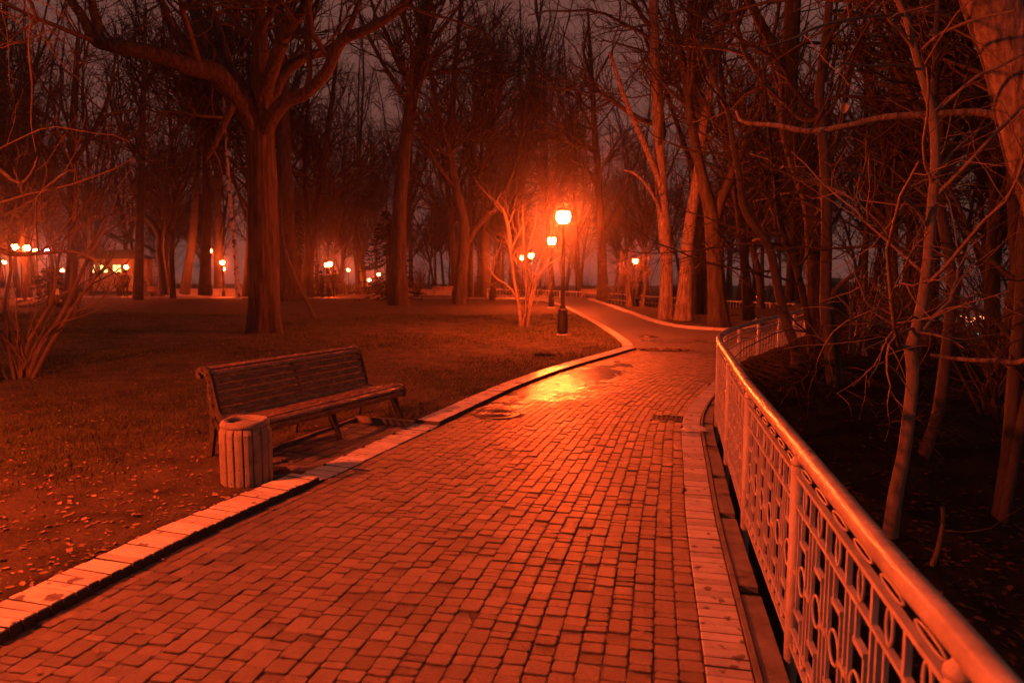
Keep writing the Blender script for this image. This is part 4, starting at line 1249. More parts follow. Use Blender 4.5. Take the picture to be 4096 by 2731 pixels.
    ('forked_lawn_tree', 'dark trunk with one limb rising right, left of the bare shrub', {'bark': 'bark', 'seq': 'HERO', 't0': 0.4, 'trunk_sides': 16, 'first_n': 30, 'rough': 0.05, 'flare': 0.35}, [[(-2.66, 34.7, -0.05, 0.32), (-2.58, 34.7, 1.32, 0.29), (-2.39, 34.7, 3.07, 0.27), (-2.47, 34.7, 4.37, 0.25), (-2.85, 34.7, 6.08, 0.22), (-3.05, 34.7, 7.57, 0.19), (-2.87, 34.7, 10.71, 0.15), (-2.57, 34.7, 13.8, 0.1), (-2.44, 34.7, 16.43, 0.05)], [(-2.37, 34.7, 2.96, 0.16), (-1.66, 34.7, 4.04, 0.15), (-0.89, 34.7, 4.8, 0.13), (-0.24, 34.7, 5.87, 0.1), (0.41, 34.7, 7.78, 0.07), (0.84, 34.7, 10.3, 0.04)], [(-2.85, 34.7, 5.87, 0.13), (-3.63, 34, 6.83, 0.11), (-4.19, 33.5, 7.98, 0.08), (-4.62, 33, 9.48, 0.05)]]),
    ('shadow_tree', 'thick dark trunk close behind the right side of the huge old tree', {'bark': 'bark', 'seq': 'HERO', 't0': 0.5, 'trunk_sides': 16, 'first_n': 26, 'rough': 0.05, 'flare': 0.35}, [[(-12.4, 38, 0.04, 0.52), (-12.37, 38, 2.25, 0.46), (-12.4, 38, 5.8, 0.42), (-12.42, 38, 9.29, 0.36), (-12.43, 38, 12.71, 0.3), (-12.43, 38, 16.07, 0.24), (-12.43, 38, 19.36, 0.1)]]),
    ('v_tree', 'dark trunk splitting into a narrow V right of the huge old tree', {'bark': 'bark', 'seq': 'HERO', 't0': 0.35, 'trunk_sides': 14, 'first_n': 26, 'rough': 0.05, 'flare': 0.3}, [[(-13.5, 45, -0.0, 0.36), (-13.36, 45, 1.79, 0.32), (-13.14, 45, 3.49, 0.28), (-12.73, 45, 5.73, 0.24), (-12.2, 45, 8.5, 0.2), (-11.6, 45, 12.05, 0.15), (-11.09, 45, 15.55, 0.1), (-10.73, 45, 18.72, 0.05)], [(-13.35, 45, 2.08, 0.22), (-13.33, 45, 4.61, 0.2), (-13.41, 45, 7.4, 0.17), (-13.2, 45, 10.69, 0.14), (-12.86, 45, 14.75, 0.08)], [(-12.86, 45, 5.17, 0.12), (-11.21, 44, 6.32, 0.1), (-9.82, 43.5, 7.74, 0.08), (-8.72, 43, 9.77, 0.05)]]),
    ('birch', 'thin white barked birch left of the huge old tree', {'bark': 'birch', 'seq': 'FAR', 't0': 0.5, 'trunk_sides': 10, 'first_n': 26, 'flare': 0.15}, [[(-16.78, 42, -0.03, 0.15), (-16.86, 42, 1.25, 0.13), (-16.93, 42, 3.37, 0.12), (-17.06, 42, 5.46, 0.11), (-17.13, 42, 8.05, 0.1), (-17.17, 42, 10.35, 0.09), (-17.2, 42, 13.12, 0.07), (-17.18, 42, 16.11, 0.04)]]),
    ('lit_tree', 'strongly lit leaning trunk left of the high lamp by the birch', {'bark': 'smooth', 'seq': 'FAR', 't0': 0.5, 'trunk_sides': 12, 'first_n': 24}, [[(-22.98, 48, 0.13, 0.3), (-22.68, 48, 1.8, 0.27), (-22.32, 48, 3.61, 0.25), (-22.06, 48, 5.41, 0.22), (-21.74, 48, 8.37, 0.19), (-21.39, 48, 11.88, 0.15), (-20.97, 48, 15.9, 0.1), (-20.67, 48, 19.86, 0.05)]]),
    ('lit_tree', 'brightly lit trunk standing behind the two stacked lamps by the birch', {'bark': 'smooth', 'seq': 'FAR', 't0': 0.5, 'trunk_sides': 12, 'first_n': 24}, [[(-25.62, 60, -0.14, 0.42), (-25.61, 60, 1.84, 0.38), (-25.59, 60, 4.1, 0.34), (-25.5, 60, 7.09, 0.3), (-25.37, 60, 11.89, 0.25), (-25.24, 60, 17.32, 0.15)]]),
    ('dark_tree', 'dark straight trunk just left of the high lamp pole by the birch', {'bark': 'bark', 'seq': 'FAR', 't0': 0.45, 'trunk_sides': 12, 'first_n': 24}, [[(-19.78, 44, 0.17, 0.36), (-19.62, 44, 2.34, 0.31), (-19.44, 44, 5.09, 0.28), (-19.3, 44, 8.35, 0.24), (-18.99, 44, 12.61, 0.18), (-18.75, 44, 16.8, 0.1)]]),
    ('elbow_tree', 'pale trunk with a sharp elbow bend left of the kiosk wall', {'bark': 'smooth', 'seq': 'HERO', 't0': 0.35, 'trunk_sides': 12, 'first_n': 28}, [[(-21.9, 43, 0.23, 0.3), (-21.93, 43, 1.79, 0.25), (-22.02, 43, 3.14, 0.23), (-21.93, 43, 3.81, 0.22), (-22.32, 43, 4.62, 0.2), (-22.88, 43, 5.28, 0.16), (-23.49, 43, 6.61, 0.12), (-23.78, 43, 8.46, 0.07)], [(-22.01, 43, 3.41, 0.14), (-21.72, 43, 4.75, 0.12), (-21.46, 43, 6.61, 0.1), (-21.09, 43, 8.72, 0.07), (-20.71, 43, 10.81, 0.04)], [(-22.2, 43, 2.87, 0.08), (-22.58, 42, 3.37, 0.07), (-22.93, 41, 3.71, 0.05), (-23.38, 40, 3.66, 0.03)]]),
    ('dark_tree', 'dark straight trunk right of the walking people on the left', {'bark': 'bark', 'seq': 'FAR', 't0': 0.45, 'trunk_sides': 12, 'first_n': 24}, [[(-20.78, 38, 0.04, 0.26), (-20.61, 38, 2.25, 0.22), (-20.4, 38, 5.1, 0.2), (-20.13, 38, 8.36, 0.17), (-19.83, 38, 12.03, 0.12), (-19.52, 38, 15.62, 0.06)]]),
    ('pale_tree', 'thick pale lit trunk between two far lamps left of the bare shrub', {'bark': 'smooth', 'seq': 'FAR', 't0': 0.5, 'trunk_sides': 14, 'first_n': 24, 'flare': 0.3}, [[(-2.02, 52, -0.29, 0.46), (-2.05, 52, 1.49, 0.4), (-2.1, 52, 3.77, 0.36), (-1.96, 52, 6.37, 0.32), (-1.75, 52, 9.57, 0.26), (-1.48, 52, 13.98, 0.18), (-1.31, 52, 18.94, 0.08)], [(-2.03, 52, 5.07, 0.16), (-1.32, 51, 4.21, 0.13), (-0.51, 50, 3.38, 0.09), (0.12, 49, 2.73, 0.05)]]),
    ('pale_tree', 'pale half lit trunk hidden behind the forked trunk on the lawn', {'bark': 'smooth', 'seq': 'FAR', 't0': 0.5, 'trunk_sides': 12, 'first_n': 24}, [[(-3.18, 50, -0.22, 0.36), (-3.1, 50, 2.44, 0.32), (-3.02, 50, 5.56, 0.28), (-2.87, 50, 9.26, 0.22), (-2.66, 50, 14.71, 0.14)]]),
    ('dark_tree', 'dark trunk behind the fence between the path and the twiggy lamp', {'bark': 'bark', 'seq': 'HERO', 't0': 0.35, 'trunk_sides': 14, 'first_n': 26}, [[(5.49, 41, -0.04, 0.34), (5.41, 41, 1.78, 0.28), (5.27, 41, 4.35, 0.25), (5.08, 41, 6.89, 0.22), (4.84, 41, 9.89, 0.18), (4.59, 41, 13.58, 0.12), (4.36, 41, 16.72, 0.06)], [(5.33, 41, 3.84, 0.1), (6.21, 40.5, 5.57, 0.09), (6.86, 40, 7.25, 0.07), (7.46, 39.5, 9.59, 0.04)], [(5.14, 41, 6.38, 0.1), (4.15, 40.5, 7.82, 0.09), (3.33, 40, 9.45, 0.07), (2.78, 39.5, 11.49, 0.04)]]),
    ('leaning_pole_tree', 'thin leaning bare stem on the lawn right of the huge old tree', {'bark': 'smooth', 'seq': 'FAR', 't0': 0.6, 'trunk_sides': 10, 'first_n': 20, 'flare': 0.1}, [[(-7.0, 24.2, -0.03, 0.09), (-7.16, 24.2, 0.38, 0.08), (-7.38, 24.2, 0.88, 0.075), (-7.6, 24.2, 1.34, 0.07), (-7.79, 24.2, 1.85, 0.06), (-7.97, 24.2, 2.41, 0.05), (-8.06, 24.2, 3.09, 0.04), (-8.07, 24.2, 4.14, 0.02)]]),
    ('dark_tree', 'dark trunk at the left edge behind the near shrub', {'bark': 'bark', 'seq': 'HERO', 't0': 0.3, 'trunk_sides': 14, 'first_n': 26}, [[(-17.49, 27, 0.37, 0.22), (-17.28, 27, 2.08, 0.19), (-17.08, 27, 4.1, 0.17), (-17.03, 27, 6.09, 0.15), (-16.77, 27, 8.38, 0.12), (-16.49, 27, 10.63, 0.07)], [(-17.13, 27, 3.76, 0.09), (-17.36, 26.5, 5.03, 0.08), (-17.5, 26, 6.4, 0.06), (-17.44, 25.5, 8.0, 0.04)], [(-17.04, 27, 5.76, 0.09), (-15.89, 26.6, 7.0, 0.08), (-14.89, 26, 8.13, 0.06), (-14.18, 25.5, 9.83, 0.03)]]),
    ('overhanging_tree', 'tree out of view at the left whose hanging branches droop into the upper left corner', {'bark': 'bark', 'seq': 'YOUNG', 't0': 0.6, 'trunk_sides': 12, 'first_n': 26, 'limb_t0': 0.2}, [[(-7.09, 7.5, -1.18, 0.22), (-6.98, 7.5, 0.32, 0.19), (-6.87, 7.5, 1.77, 0.17), (-6.76, 7.5, 3.16, 0.15), (-6.66, 7.5, 4.5, 0.12), (-6.56, 7.5, 5.78, 0.07)], [(-6.76, 7.5, 3.16, 0.05), (-6.22, 7.4, 3.36, 0.04), (-5.76, 7.3, 2.98, 0.03), (-5.38, 7.2, 2.77, 0.022), (-5.05, 7.1, 2.56, 0.016), (-4.84, 7.0, 2.63, 0.01), (-4.76, 7, 2.8, 0.006)], [(-6.66, 7.5, 4.5, 0.06), (-5.96, 7.4, 4.72, 0.05), (-5.22, 7.3, 4.63, 0.035), (-4.82, 7.2, 4.3, 0.018), (-4.88, 7.2, 4.13, 0.014), (-4.91, 7.2, 3.87, 0.011), (-4.9, 7.2, 3.53, 0.009), (-4.87, 7.1, 3.16, 0.007), (-4.84, 7.1, 2.86, 0.004)], [(-6.84, 7.5, 2.14, 0.05), (-6.16, 7.4, 2.37, 0.04), (-5.43, 7.3, 1.88, 0.028), (-4.95, 7.2, 1.85, 0.022), (-4.52, 7.1, 1.86, 0.016), (-4.15, 7, 1.72, 0.01), (-3.94, 7, 1.54, 0.005)]]),
]
for k, (name, label, kw, limbs) in enumerate(HERO):
    kw = dict(kw)
    q = kw.pop('seq', 'HERO')
    tree(name, label, limbs, np.random.default_rng(100 + k), seq={'HERO': SEQ_HERO, 'FAR': SEQ_FAR, 'YOUNG': SEQ_YOUNG}[q], **kw)

# ---- the wood behind: a few grown trees, copied as individuals
protos = []
for k in range(7):
    rng = np.random.default_rng(500 + k)
    h = [17, 20, 15, 22, 18, 13, 16][k]; r = [0.16, 0.20, 0.12, 0.22, 0.15, 0.10, 0.14][k]
    tr = gen_trunk(rng, h, r, 0.05, 0.055)
    limbs = [tr]
    for b in range([2, 3, 1, 3, 2, 1, 2][k]):
        i = rng.integers(3, 6)
        p = np.array(tr[i][:3]); rr = tr[i][3] * 0.75
        a = rng.uniform(0, 6.28); d = np.array([math.cos(a) * 0.55, math.sin(a) * 0.55, 1.0])
        L = []
        for s in range(8):
            L.append((*p, rr * (1 - s / 9)))
            d = d + np.array([rng.normal(0, .1), rng.normal(0, .1), 0.06]); p = p + d / np.linalg.norm(d) * h * 0.085
        limbs.append(L)
    t = tree('bare_tree', 'bare tree in the dense wood', limbs, rng, seq=SEQ_FAR, rough=0.05, t0=0.2, minr=0.008, first_n=16, trunk_sides=9, flare=0.35)
    protos.append(t)
spots = []
rng = np.random.default_rng(77)
def far_ok(x, y, dmin):
    return all((x - a) ** 2 + (y - b) ** 2 > dmin ** 2 for a, b, *_ in spots)
tries = 0
while len(spots) < 70 and tries < 9000:          # beyond the lawn
    tries += 1
    y = rng.uniform(38, 104); x = rng.uniform(-0.80, 0.34) * y
    if inside(np.array([[x, y]]), poly_cross)[0] or inside(np.array([[x, y]]), poly_asph)[0]: continue
    if abs(x / y - 0.12) < 0.035 and y < 60: continue
    if y < 78 and abs(x / y + 0.43) < 0.027: continue
    if y < 59 and -0.30 < x / y < -0.235: continue
    if y < 59 and -0.60 < x / y < -0.54: continue
    if far_ok(x, y, 3.6): spots.append((x, y, 0))
n_back = len(spots)
tries = 0
while len(spots) < n_back + 48 and tries < 9000:          # ravine side
    tries += 1
    y = rng.uniform(11, 75); x = rng.uniform(0.36, 0.86) * y
    d, s = sdist(np.array([[x, y]]), RAILX)
    if s[0] <= 0 and y < 27: continue
    if s[0] > 0 and d[0] < 2.5: continue
    if 0.645 < x / y < 0.705: continue
    if far_ok(x, y, 2.4 if y < 40 else 3.4): spots.append((x, y, 1))
tries = 0
n_mid = len(spots)
while len(spots) < n_mid + 34 and tries < 9000:          # last rows before the sky
    tries += 1
    y = rng.uniform(92, 150); x = rng.uniform(-0.80, 0.66) * y
    if 0.645 < x / y < 0.705: continue
    if far_ok(x, y, 4.0): spots.append((x, y, 1 if x > 0.36 * y else 0))
for k in range(16):                                       # centre-left, far
    y = rng.uniform(86, 125); spots.append(((-0.34 + 0.024 * k) * y, y, 0))
for k in range(14):                                       # beyond the town lights
    y = rng.uniform(200, 240); spots.append(((0.60 + 0.012 * k) * y, y, 1))
first = [True] * len(protos)
for n, (x, y, side) in enumerate(spots):
    k = int(rng.integers(0, len(protos)))
    o = protos[k] if first[k] else copy_tree(protos[k])
    first[k] = False
    o.location = (x, y, gz(x, y) - 0.1)
    o.rotation_euler = (rng.normal(0, .03), rng.normal(0, .03), rng.uniform(0, 6.28))
    sc = rng.uniform(0.9, 1.2) if y < 45 or side else rng.uniform(1.05, 1.45)
    o.scale = (sc, sc, sc * rng.uniform(0.95, 1.15))
    if side: tag(o, 'bare tree in the dark wood on the slope beyond the railing', 'tree', 'bare trees on the dark slope')
    else: tag(o, 'bare tree in the wood beyond the lawn', 'tree', 'bare trees in the wood beyond the lawn')
for k, f in enumerate(first):
    if f:
        for c in list(protos[k].children): bpy.data.objects.remove(c)
        bpy.data.objects.remove(protos[k])

# ---- shrubs: many stems from one foot
SEQ_SHRUB = [dict(per_m=2.6, rf=(0.35, 0.7), K=85, kmax=1.3, nseg=5, up=0.08, jit=0.22, minr=0.005, sides=4, ang=(25, 60)),
             dict(per_m=4.0, t0=0.1, rf=(0.45, 0.8), K=80, kmax=0.6, nseg=3, up=0.05, jit=0.25, minr=0.0035, sides=3)]
def shrub(name, label, base, stems, rng, bark='twig', twig='twig', seq=None, group=None, h=2.0, spread=0.5, r=0.02, extra=0, t0=0.3):
    limbs = []
    for s in stems:
        limbs.append(s)
    b = np.array(base)
    for i in range(extra):
        a = rng.uniform(0, 6.28); sp = spread * rng.uniform(0.2, 1.0)
        hh = h * rng.uniform(0.6, 1.05)
        p0 = b + np.array([rng.normal(0, .08), rng.normal(0, .08), 0])
        L = []
        for k in range(7):
            u = k / 6
            L.append((*(p0 + np.array([math.cos(a) * sp * u ** 1.3, math.sin(a) * sp * u ** 1.3, hh * u]) + rng.normal(0, 0.03 * u, 3)), r * (1 - 0.7 * u) * rng.uniform(.8, 1.1)))
        limbs.append(L)
    return tree(name, label, limbs, rng, cat='shrub', bark=bark, twig=twig, seq=seq or SEQ_SHRUB, flare=0.0, rough=0.02, t0=t0, group=group, first_n=14, trunk_sides=8, limb_t0=t0)
SHRUBS = [
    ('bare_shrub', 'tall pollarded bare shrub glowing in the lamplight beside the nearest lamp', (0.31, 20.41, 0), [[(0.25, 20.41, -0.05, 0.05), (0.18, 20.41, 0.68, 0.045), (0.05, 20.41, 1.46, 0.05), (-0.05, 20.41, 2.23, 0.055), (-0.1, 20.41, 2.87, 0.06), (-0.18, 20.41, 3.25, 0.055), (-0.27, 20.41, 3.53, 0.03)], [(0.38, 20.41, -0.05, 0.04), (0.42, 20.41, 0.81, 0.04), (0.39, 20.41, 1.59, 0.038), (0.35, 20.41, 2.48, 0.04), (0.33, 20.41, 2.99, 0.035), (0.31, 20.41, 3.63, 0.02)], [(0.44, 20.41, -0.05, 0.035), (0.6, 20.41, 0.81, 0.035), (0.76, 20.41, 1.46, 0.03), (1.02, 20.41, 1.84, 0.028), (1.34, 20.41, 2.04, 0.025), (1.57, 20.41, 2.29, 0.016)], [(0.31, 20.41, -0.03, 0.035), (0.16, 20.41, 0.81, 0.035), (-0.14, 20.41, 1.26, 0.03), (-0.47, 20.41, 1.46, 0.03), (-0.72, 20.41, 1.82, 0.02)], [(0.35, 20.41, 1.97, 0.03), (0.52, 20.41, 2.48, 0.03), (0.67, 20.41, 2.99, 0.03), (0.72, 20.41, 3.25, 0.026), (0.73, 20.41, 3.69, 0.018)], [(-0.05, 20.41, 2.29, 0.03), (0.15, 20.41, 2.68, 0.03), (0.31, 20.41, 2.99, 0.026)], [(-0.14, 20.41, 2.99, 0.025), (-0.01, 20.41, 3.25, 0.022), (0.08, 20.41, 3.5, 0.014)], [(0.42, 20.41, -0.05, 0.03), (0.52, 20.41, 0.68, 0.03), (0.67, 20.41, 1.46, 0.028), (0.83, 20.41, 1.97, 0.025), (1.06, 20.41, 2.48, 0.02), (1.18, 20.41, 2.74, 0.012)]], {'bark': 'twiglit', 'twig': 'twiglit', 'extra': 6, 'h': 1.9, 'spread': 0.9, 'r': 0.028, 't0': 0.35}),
    ('bare_shrub', 'wide bare shrub with many pale stems at the left edge', (-7.38, 10.16, 0), [[(-7.27, 10.1, -0.02, 0.035), (-7.04, 10.1, 0.52, 0.035), (-6.75, 10.1, 0.91, 0.032), (-6.55, 10.1, 1.23, 0.03), (-6.39, 10.1, 1.55, 0.026), (-6.21, 10.1, 1.87, 0.022), (-6.03, 10.1, 2.13, 0.016), (-5.86, 10.1, 2.44, 0.008)], [(-7.21, 10.1, -0.0, 0.03), (-6.91, 10.1, 0.52, 0.03), (-6.62, 10.1, 0.94, 0.028), (-6.42, 10.1, 1.23, 0.026), (-6.16, 10.1, 1.55, 0.02), (-5.92, 10.1, 1.81, 0.014), (-5.81, 10.1, 2.06, 0.007)], [(-7.41, 10.2, -0.02, 0.03), (-7.3, 10.2, 0.51, 0.03), (-7.08, 10.2, 0.9, 0.026), (-6.86, 10.2, 1.23, 0.024), (-6.77, 10.2, 1.68, 0.02), (-6.6, 10.2, 2.19, 0.015), (-6.32, 10.2, 2.64, 0.008)], [(-7.36, 10.0, 0.01, 0.025), (-7.42, 10.0, 0.53, 0.025), (-7.43, 10.0, 1.17, 0.022), (-7.3, 10.0, 1.68, 0.02), (-7.3, 10.0, 2.18, 0.014), (-7.13, 10.0, 2.68, 0.007)], [(-6.68, 10.3, 1.23, 0.02), (-6.61, 10.3, 1.68, 0.018), (-6.61, 10.3, 2.07, 0.016), (-6.49, 10.3, 2.39, 0.012), (-6.21, 10.3, 2.84, 0.006)], [(-7.38, 9.9, 0.03, 0.02), (-7.6, 9.9, 0.54, 0.02), (-7.81, 9.9, 1.05, 0.016), (-7.89, 9.9, 1.68, 0.01)]], {'bark': 'midtwig', 'twig': 'midtwig', 'extra': 16, 'h': 1.5, 'spread': 0.9, 'r': 0.02, 't0': 0.25}),
    ('bare_shrub', 'small twiggy tree with drooping shoots in front of a lamp right of the path', (5.91, 34.22, 0), [[(6.32, 36.6, -0.16, 0.06), (6.38, 36.6, 0.61, 0.055), (6.49, 36.6, 1.3, 0.05), (6.4, 36.6, 2.0, 0.045), (6.35, 36.6, 2.46, 0.03), (6.23, 36.6, 2.92, 0.02)]], {'bark': 'twiglit', 'twig': 'twiglit', 'droop': True, 'extra': 9, 'h': 2.9, 'spread': 0.9, 'r': 0.05, 't0': 0.3}),
    ('bare_shrub', 'small curved tree right of the lamp among drooping twigs', (6.36, 33.34, 0), [[(6.75, 35.5, -0.17, 0.06), (6.87, 35.5, 0.64, 0.055), (6.97, 35.5, 1.09, 0.05), (6.94, 35.5, 1.54, 0.05), (7.07, 35.5, 1.99, 0.04), (7.15, 35.5, 2.43, 0.03), (7.05, 35.5, 2.99, 0.02)], [(6.94, 35.5, 1.31, 0.04), (6.8, 35.5, 1.72, 0.035), (6.57, 35.5, 1.94, 0.03), (6.28, 35.5, 2.1, 0.02)]], {'bark': 'twiglit', 'twig': 'twiglit', 'extra': 3, 'h': 2.4, 'spread': 0.7, 'r': 0.035, 't0': 0.35}),
    ('bare_shrub', 'bare shrub growing against the outside of the far railing bend', (6.2, 12.2, 0), [], {'extra': 14, 'h': 1.7, 'spread': 0.8, 'r': 0.02, 't0': 0.2, 'bark': 'twiglit', 'twig': 'twiglit'}),
]
for k, (name, label, base, stems, kw) in enumerate(SHRUBS):
    kw = dict(kw)
    if kw.pop('droop', False):
        kw['seq'] = [dict(per_m=5.0, rf=(0.3, 0.6), K=95, kmax=1.9, nseg=6, up=0.05, jit=0.2, minr=0.007, sides=3, ang=(30, 70), grav=0.5),
                     dict(per_m=7.0, t0=0.1, rf=(0.5, 0.8), K=110, kmax=1.2, nseg=5, up=0.0, jit=0.2, minr=0.005, sides=3, grav=0.5)]
    base = (base[0], base[1], gz(base[0], base[1]) - 0.02)
    shrub(name, label, base, stems, np.random.default_rng(900 + k), **kw)
rng = np.random.default_rng(41)
usp = []
while len(usp) < 108:
    if rng.random() < 0.25:
        y = rng.uniform(60, 88); x = rng.uniform(-0.36, 0.06) * y
    elif rng.random() < 0.70:
        y = rng.uniform(48, 80); x = rng.uniform(-0.8, 0.40) * y
    else:
        y = rng.uniform(9, 40); x = rng.uniform(0.42, 0.85) * y
        d, s = sdist(np.array([[x, y]]), RAILX)
        if s[0] <= 0 or d[0] < 1.8 or 0.645 < x / y < 0.705: continue
    if inside(np.array([[x, y]]), poly_cross)[0]: continue
    usp.append((x, y))
pr = [shrub('undergrowth_bush', 'leafless bush', (0, 0, 0), [], np.random.default_rng(950 + k), h=[2.0, 2.8, 1.6][k], spread=[1.1, 1.3, 1.0][k], r=0.028, extra=[9, 11, 8][k], t0=0.15) for k in range(3)]
for n, (x, y) in enumerate(usp):
    o = pr[n] if n < 3 else copy_tree(pr[n % 3])
    o.location = (x, y, gz(x, y) - 0.05); o.rotation_euler = (0, 0, rng.uniform(0, 6.28))
    sc = rng.uniform(0.8, 1.35); o.scale = (sc, sc, sc)
    if y >= 44 and x < 0.41 * y: tag(o, 'leafless bush among the trees beyond the lawn', 'bush', 'leafless bushes beyond the lawn')
    else: tag(o, 'leafless bush on the dark slope beyond the railing', 'bush', 'leafless bushes on the slope')

# ---- conifers
def conifer(label, loc, h, w, rng):
    r = empty('conifer', loc)
    tag(r, label, 'tree')
    m = MB(); m.tube([(0, 0, -0.1), (0, 0, h * .5), (0, 0, h)], [0.16, 0.09, 0.01], 8); m.build('trunk', M['bark'], r, True)
    V, T = [], []
    nb = int(h * 34)
    for i in range(nb):
        u = rng.random() ** 0.8
        z = 0.15 + u * (h - 0.2); a = rng.uniform(0, 6.28)
        L = w * (1 - u) ** 0.85 * rng.uniform(0.75, 1.1) + 0.12
        n = int(10 + L * 26)
        for k in range(n):
            t = rng.random() ** 0.7
            droop = -0.42 * L * t + 0.16 * L * t ** 3
            c = np.array([math.cos(a) * L * t, math.sin(a) * L * t, z + droop])
            d = rng.normal(size=3); d[2] -= 0.7; d[:2] += 0.8 * np.array([math.cos(a), math.sin(a)]); d /= np.linalg.norm(d)
            s = np.cross(d, rng.normal(size=3)); s /= np.linalg.norm(s)
            ln = rng.uniform(0.08, 0.2); b = len(V)
            V += [c - s * 0.028, c + s * 0.028, c + d * ln]
            T.append((b, b + 1, b + 2))
    me = mesh_np('crown', np.array(V), None, T)
    obj('crown', me, M['needle'], r)
    return r
rng = np.random.default_rng(5)
CONIF = [
    ('dark conifer with drooping boughs behind the tall leaning trunk', -6.88, 38, 5.0, 2.3),
    ('dark conifer behind the trunks right of the huge old tree', -16.09, 52, 6.5, 2.4),
    ('low dark conifer at the left behind the near shrub', -20.9, 31, 1.9, 1.6),
]
for lab, x, y, h, w in CONIF:
    conifer(lab, (x, y, gz(x, y)), h, w, rng)

# ---- dead leaf still hanging on its twig
m = MB()
lp = [(0, 0.0), (0.022, -0.012), (0.034, -0.04), (0.028, -0.072), (0.0, -0.10), (-0.026, -0.074), (-0.032, -0.042), (-0.020, -0.014)]
m.add([(a, 0.02 * math.sin(a * 60), b) for a, b in lp] + [(a, 0.02 * math.sin(a * 60) + 0.002, b) for a, b in lp],
      [tuple(range(8)), tuple(range(15, 7, -1))] + [(i, (i + 1) % 8, 8 + (i + 1) % 8, 8 + i) for i in range(8)])
m.tube([(0, 0.001, 0), (0.004, 0.0, 0.03), (0.0, 0.0, 0.06)], 0.0018, 4)
hl = m.build('dead_leaf', M['paleleaf'], None, loc=(2.93, 6.2, 3.14))
hl.rotation_euler = (0.1, 0.05, -0.75)
tag(hl, 'single curled dead leaf hanging from a twig beyond the railing', 'leaf')

# ------------------------------------------------------------------ lawn litter and grass
rng = np.random.default_rng(21)
def lawn_points(n, ymax, power):
    pts = []
    while sum(len(p) for p in pts) < n:
        y = 1.8 + (ymax - 1.8) * rng.random(n * 2) ** power
        x = rng.uniform(-0.82, 0.17, n * 2) * (y + 0.6)
        P = np.stack([x, y], 1)
        d, s = sdist(P, LEFT[::6])
        d2, s2 = sdist(P, FARL[::3])
        ok = np.where(y < 14.5, (s < 0) & (d > 0.27), (s2 < 0) & (d2 > 0.24)) & ~inside(P, poly_pad)
        pts.append(P[ok])
    return np.vstack(pts)[:n]
P = lawn_points(170000, 26, 1.7)
patch = np.sin(P[:, 0] * 0.9 + np.sin(P[:, 1] * 0.7) * 1.4) + np.sin(P[:, 1] * 0.8 - P[:, 0] * 0.5) + 0.6 * np.sin(P[:, 0] * 3.1 + P[:, 1] * 2.3)
sel = (patch + rng.normal(0, 0.9, len(P)) * 0.8 + np.clip((P[:, 1] - 8.5) * 0.20, -1.3, 1.0) > 0.25)
P = P[sel]; patch = patch[sel]
z = gz_np(P)
n = len(P)
a = rng.uniform(0, 6.28, n); lean = rng.uniform(0.2, 1.3, n)
h = rng.uniform(0.012, 0.042, n) * (1 + 0.15 * np.clip(patch - 0.6, 0, 1)) * (1 + 0.03 * P[:, 1]); wd = rng.uniform(0.0015, 0.003, n) * (1 + 0.09 * P[:, 1])
dx, dy = np.cos(a), np.sin(a)
b0 = np.column_stack([P[:, 0] - dy * wd, P[:, 1] + dx * wd, z - 0.004])
b1 = np.column_stack([P[:, 0] + dy * wd, P[:, 1] - dx * wd, z - 0.004])
tp = np.column_stack([P[:, 0] + dx * h * lean, P[:, 1] + dy * h * lean, z + h])
me = mesh_np('grass', np.stack([b0, b1, tp], 1).reshape(-1, 3), None, np.arange(n * 3).reshape(-1, 3))
tag(obj('grass', me, M['grass']), 'short thin grass growing on the lawn soil', 'grass', kind='stuff')

def leaf_mesh(name, P, Z, rng, size):
    n = len(P)
    a = rng.uniform(0, 6.28, n); s = rng.uniform(size[0], size[1], n); w = s * rng.uniform(0.35, 0.7, n)
    c, si = np.cos(a), np.sin(a)
    tx = rng.normal(0, 0.35, n); ty = rng.normal(0, 0.3, n); curl = rng.uniform(-0.1, 0.35, n)
    loc = np.array([(-1, 0, 0), (-0.35, -1, .5), (0.45, -0.9, .5), (1, 0, 1), (0.45, 0.9, .5), (-0.35, 1, .5), (0, 0, 0)])
    V = []
    for (u, v, k) in loc:
        x = u * s; y = v * w; zz = x * np.tan(tx) * .4 + y * np.tan(ty) * .5 + np.abs(v) * curl * s + k * 0.1 * s + 0.006
        V.append(np.column_stack([P[:, 0] + x * c - y * si, P[:, 1] + x * si + y * c, Z + np.maximum(zz, 0.001)]))
    V = np.stack(V, 1).reshape(-1, 3)
    o = (np.arange(n) * 7)[:, None, None]
    T = np.array([(6, 0, 1), (6, 1, 2), (6, 2, 3), (6, 3, 4), (6, 4, 5), (6, 5, 0)])[None] + o
    return mesh_np(name, V, None, T.reshape(-1, 3))
P = lawn_points(15000, 20, 1.6)
d, s = sdist(P, LEFT[::6])
keep = rng.random(len(P)) < np.clip(0.28 + 0.8 * np.exp(-d / 0.6), 0, 1)
P = P[keep]
tag(obj('leaf_litter', leaf_mesh('leaf_litter', P, gz_np(P), rng, (0.005, 0.026)), M['leaf']), 'dead leaves and scraps scattered over the lawn soil', 'leaves', kind='stuff')
# scraps on the paving
k = rng.integers(40, len(BL) - 30, 260); u = rng.random(260) ** 1.6 * 0.98 + 0.005
P = BL[k] + (BR[k] - BL[k]) * u[:, None]
tag(obj('leaf_litter', leaf_mesh('leaf_litter', P, np.full(len(P), 0.004), rng, (0.006, 0.022)), M['leaf']), 'small dead leaf scraps scattered over the block paving', 'leaves', kind='stuff')
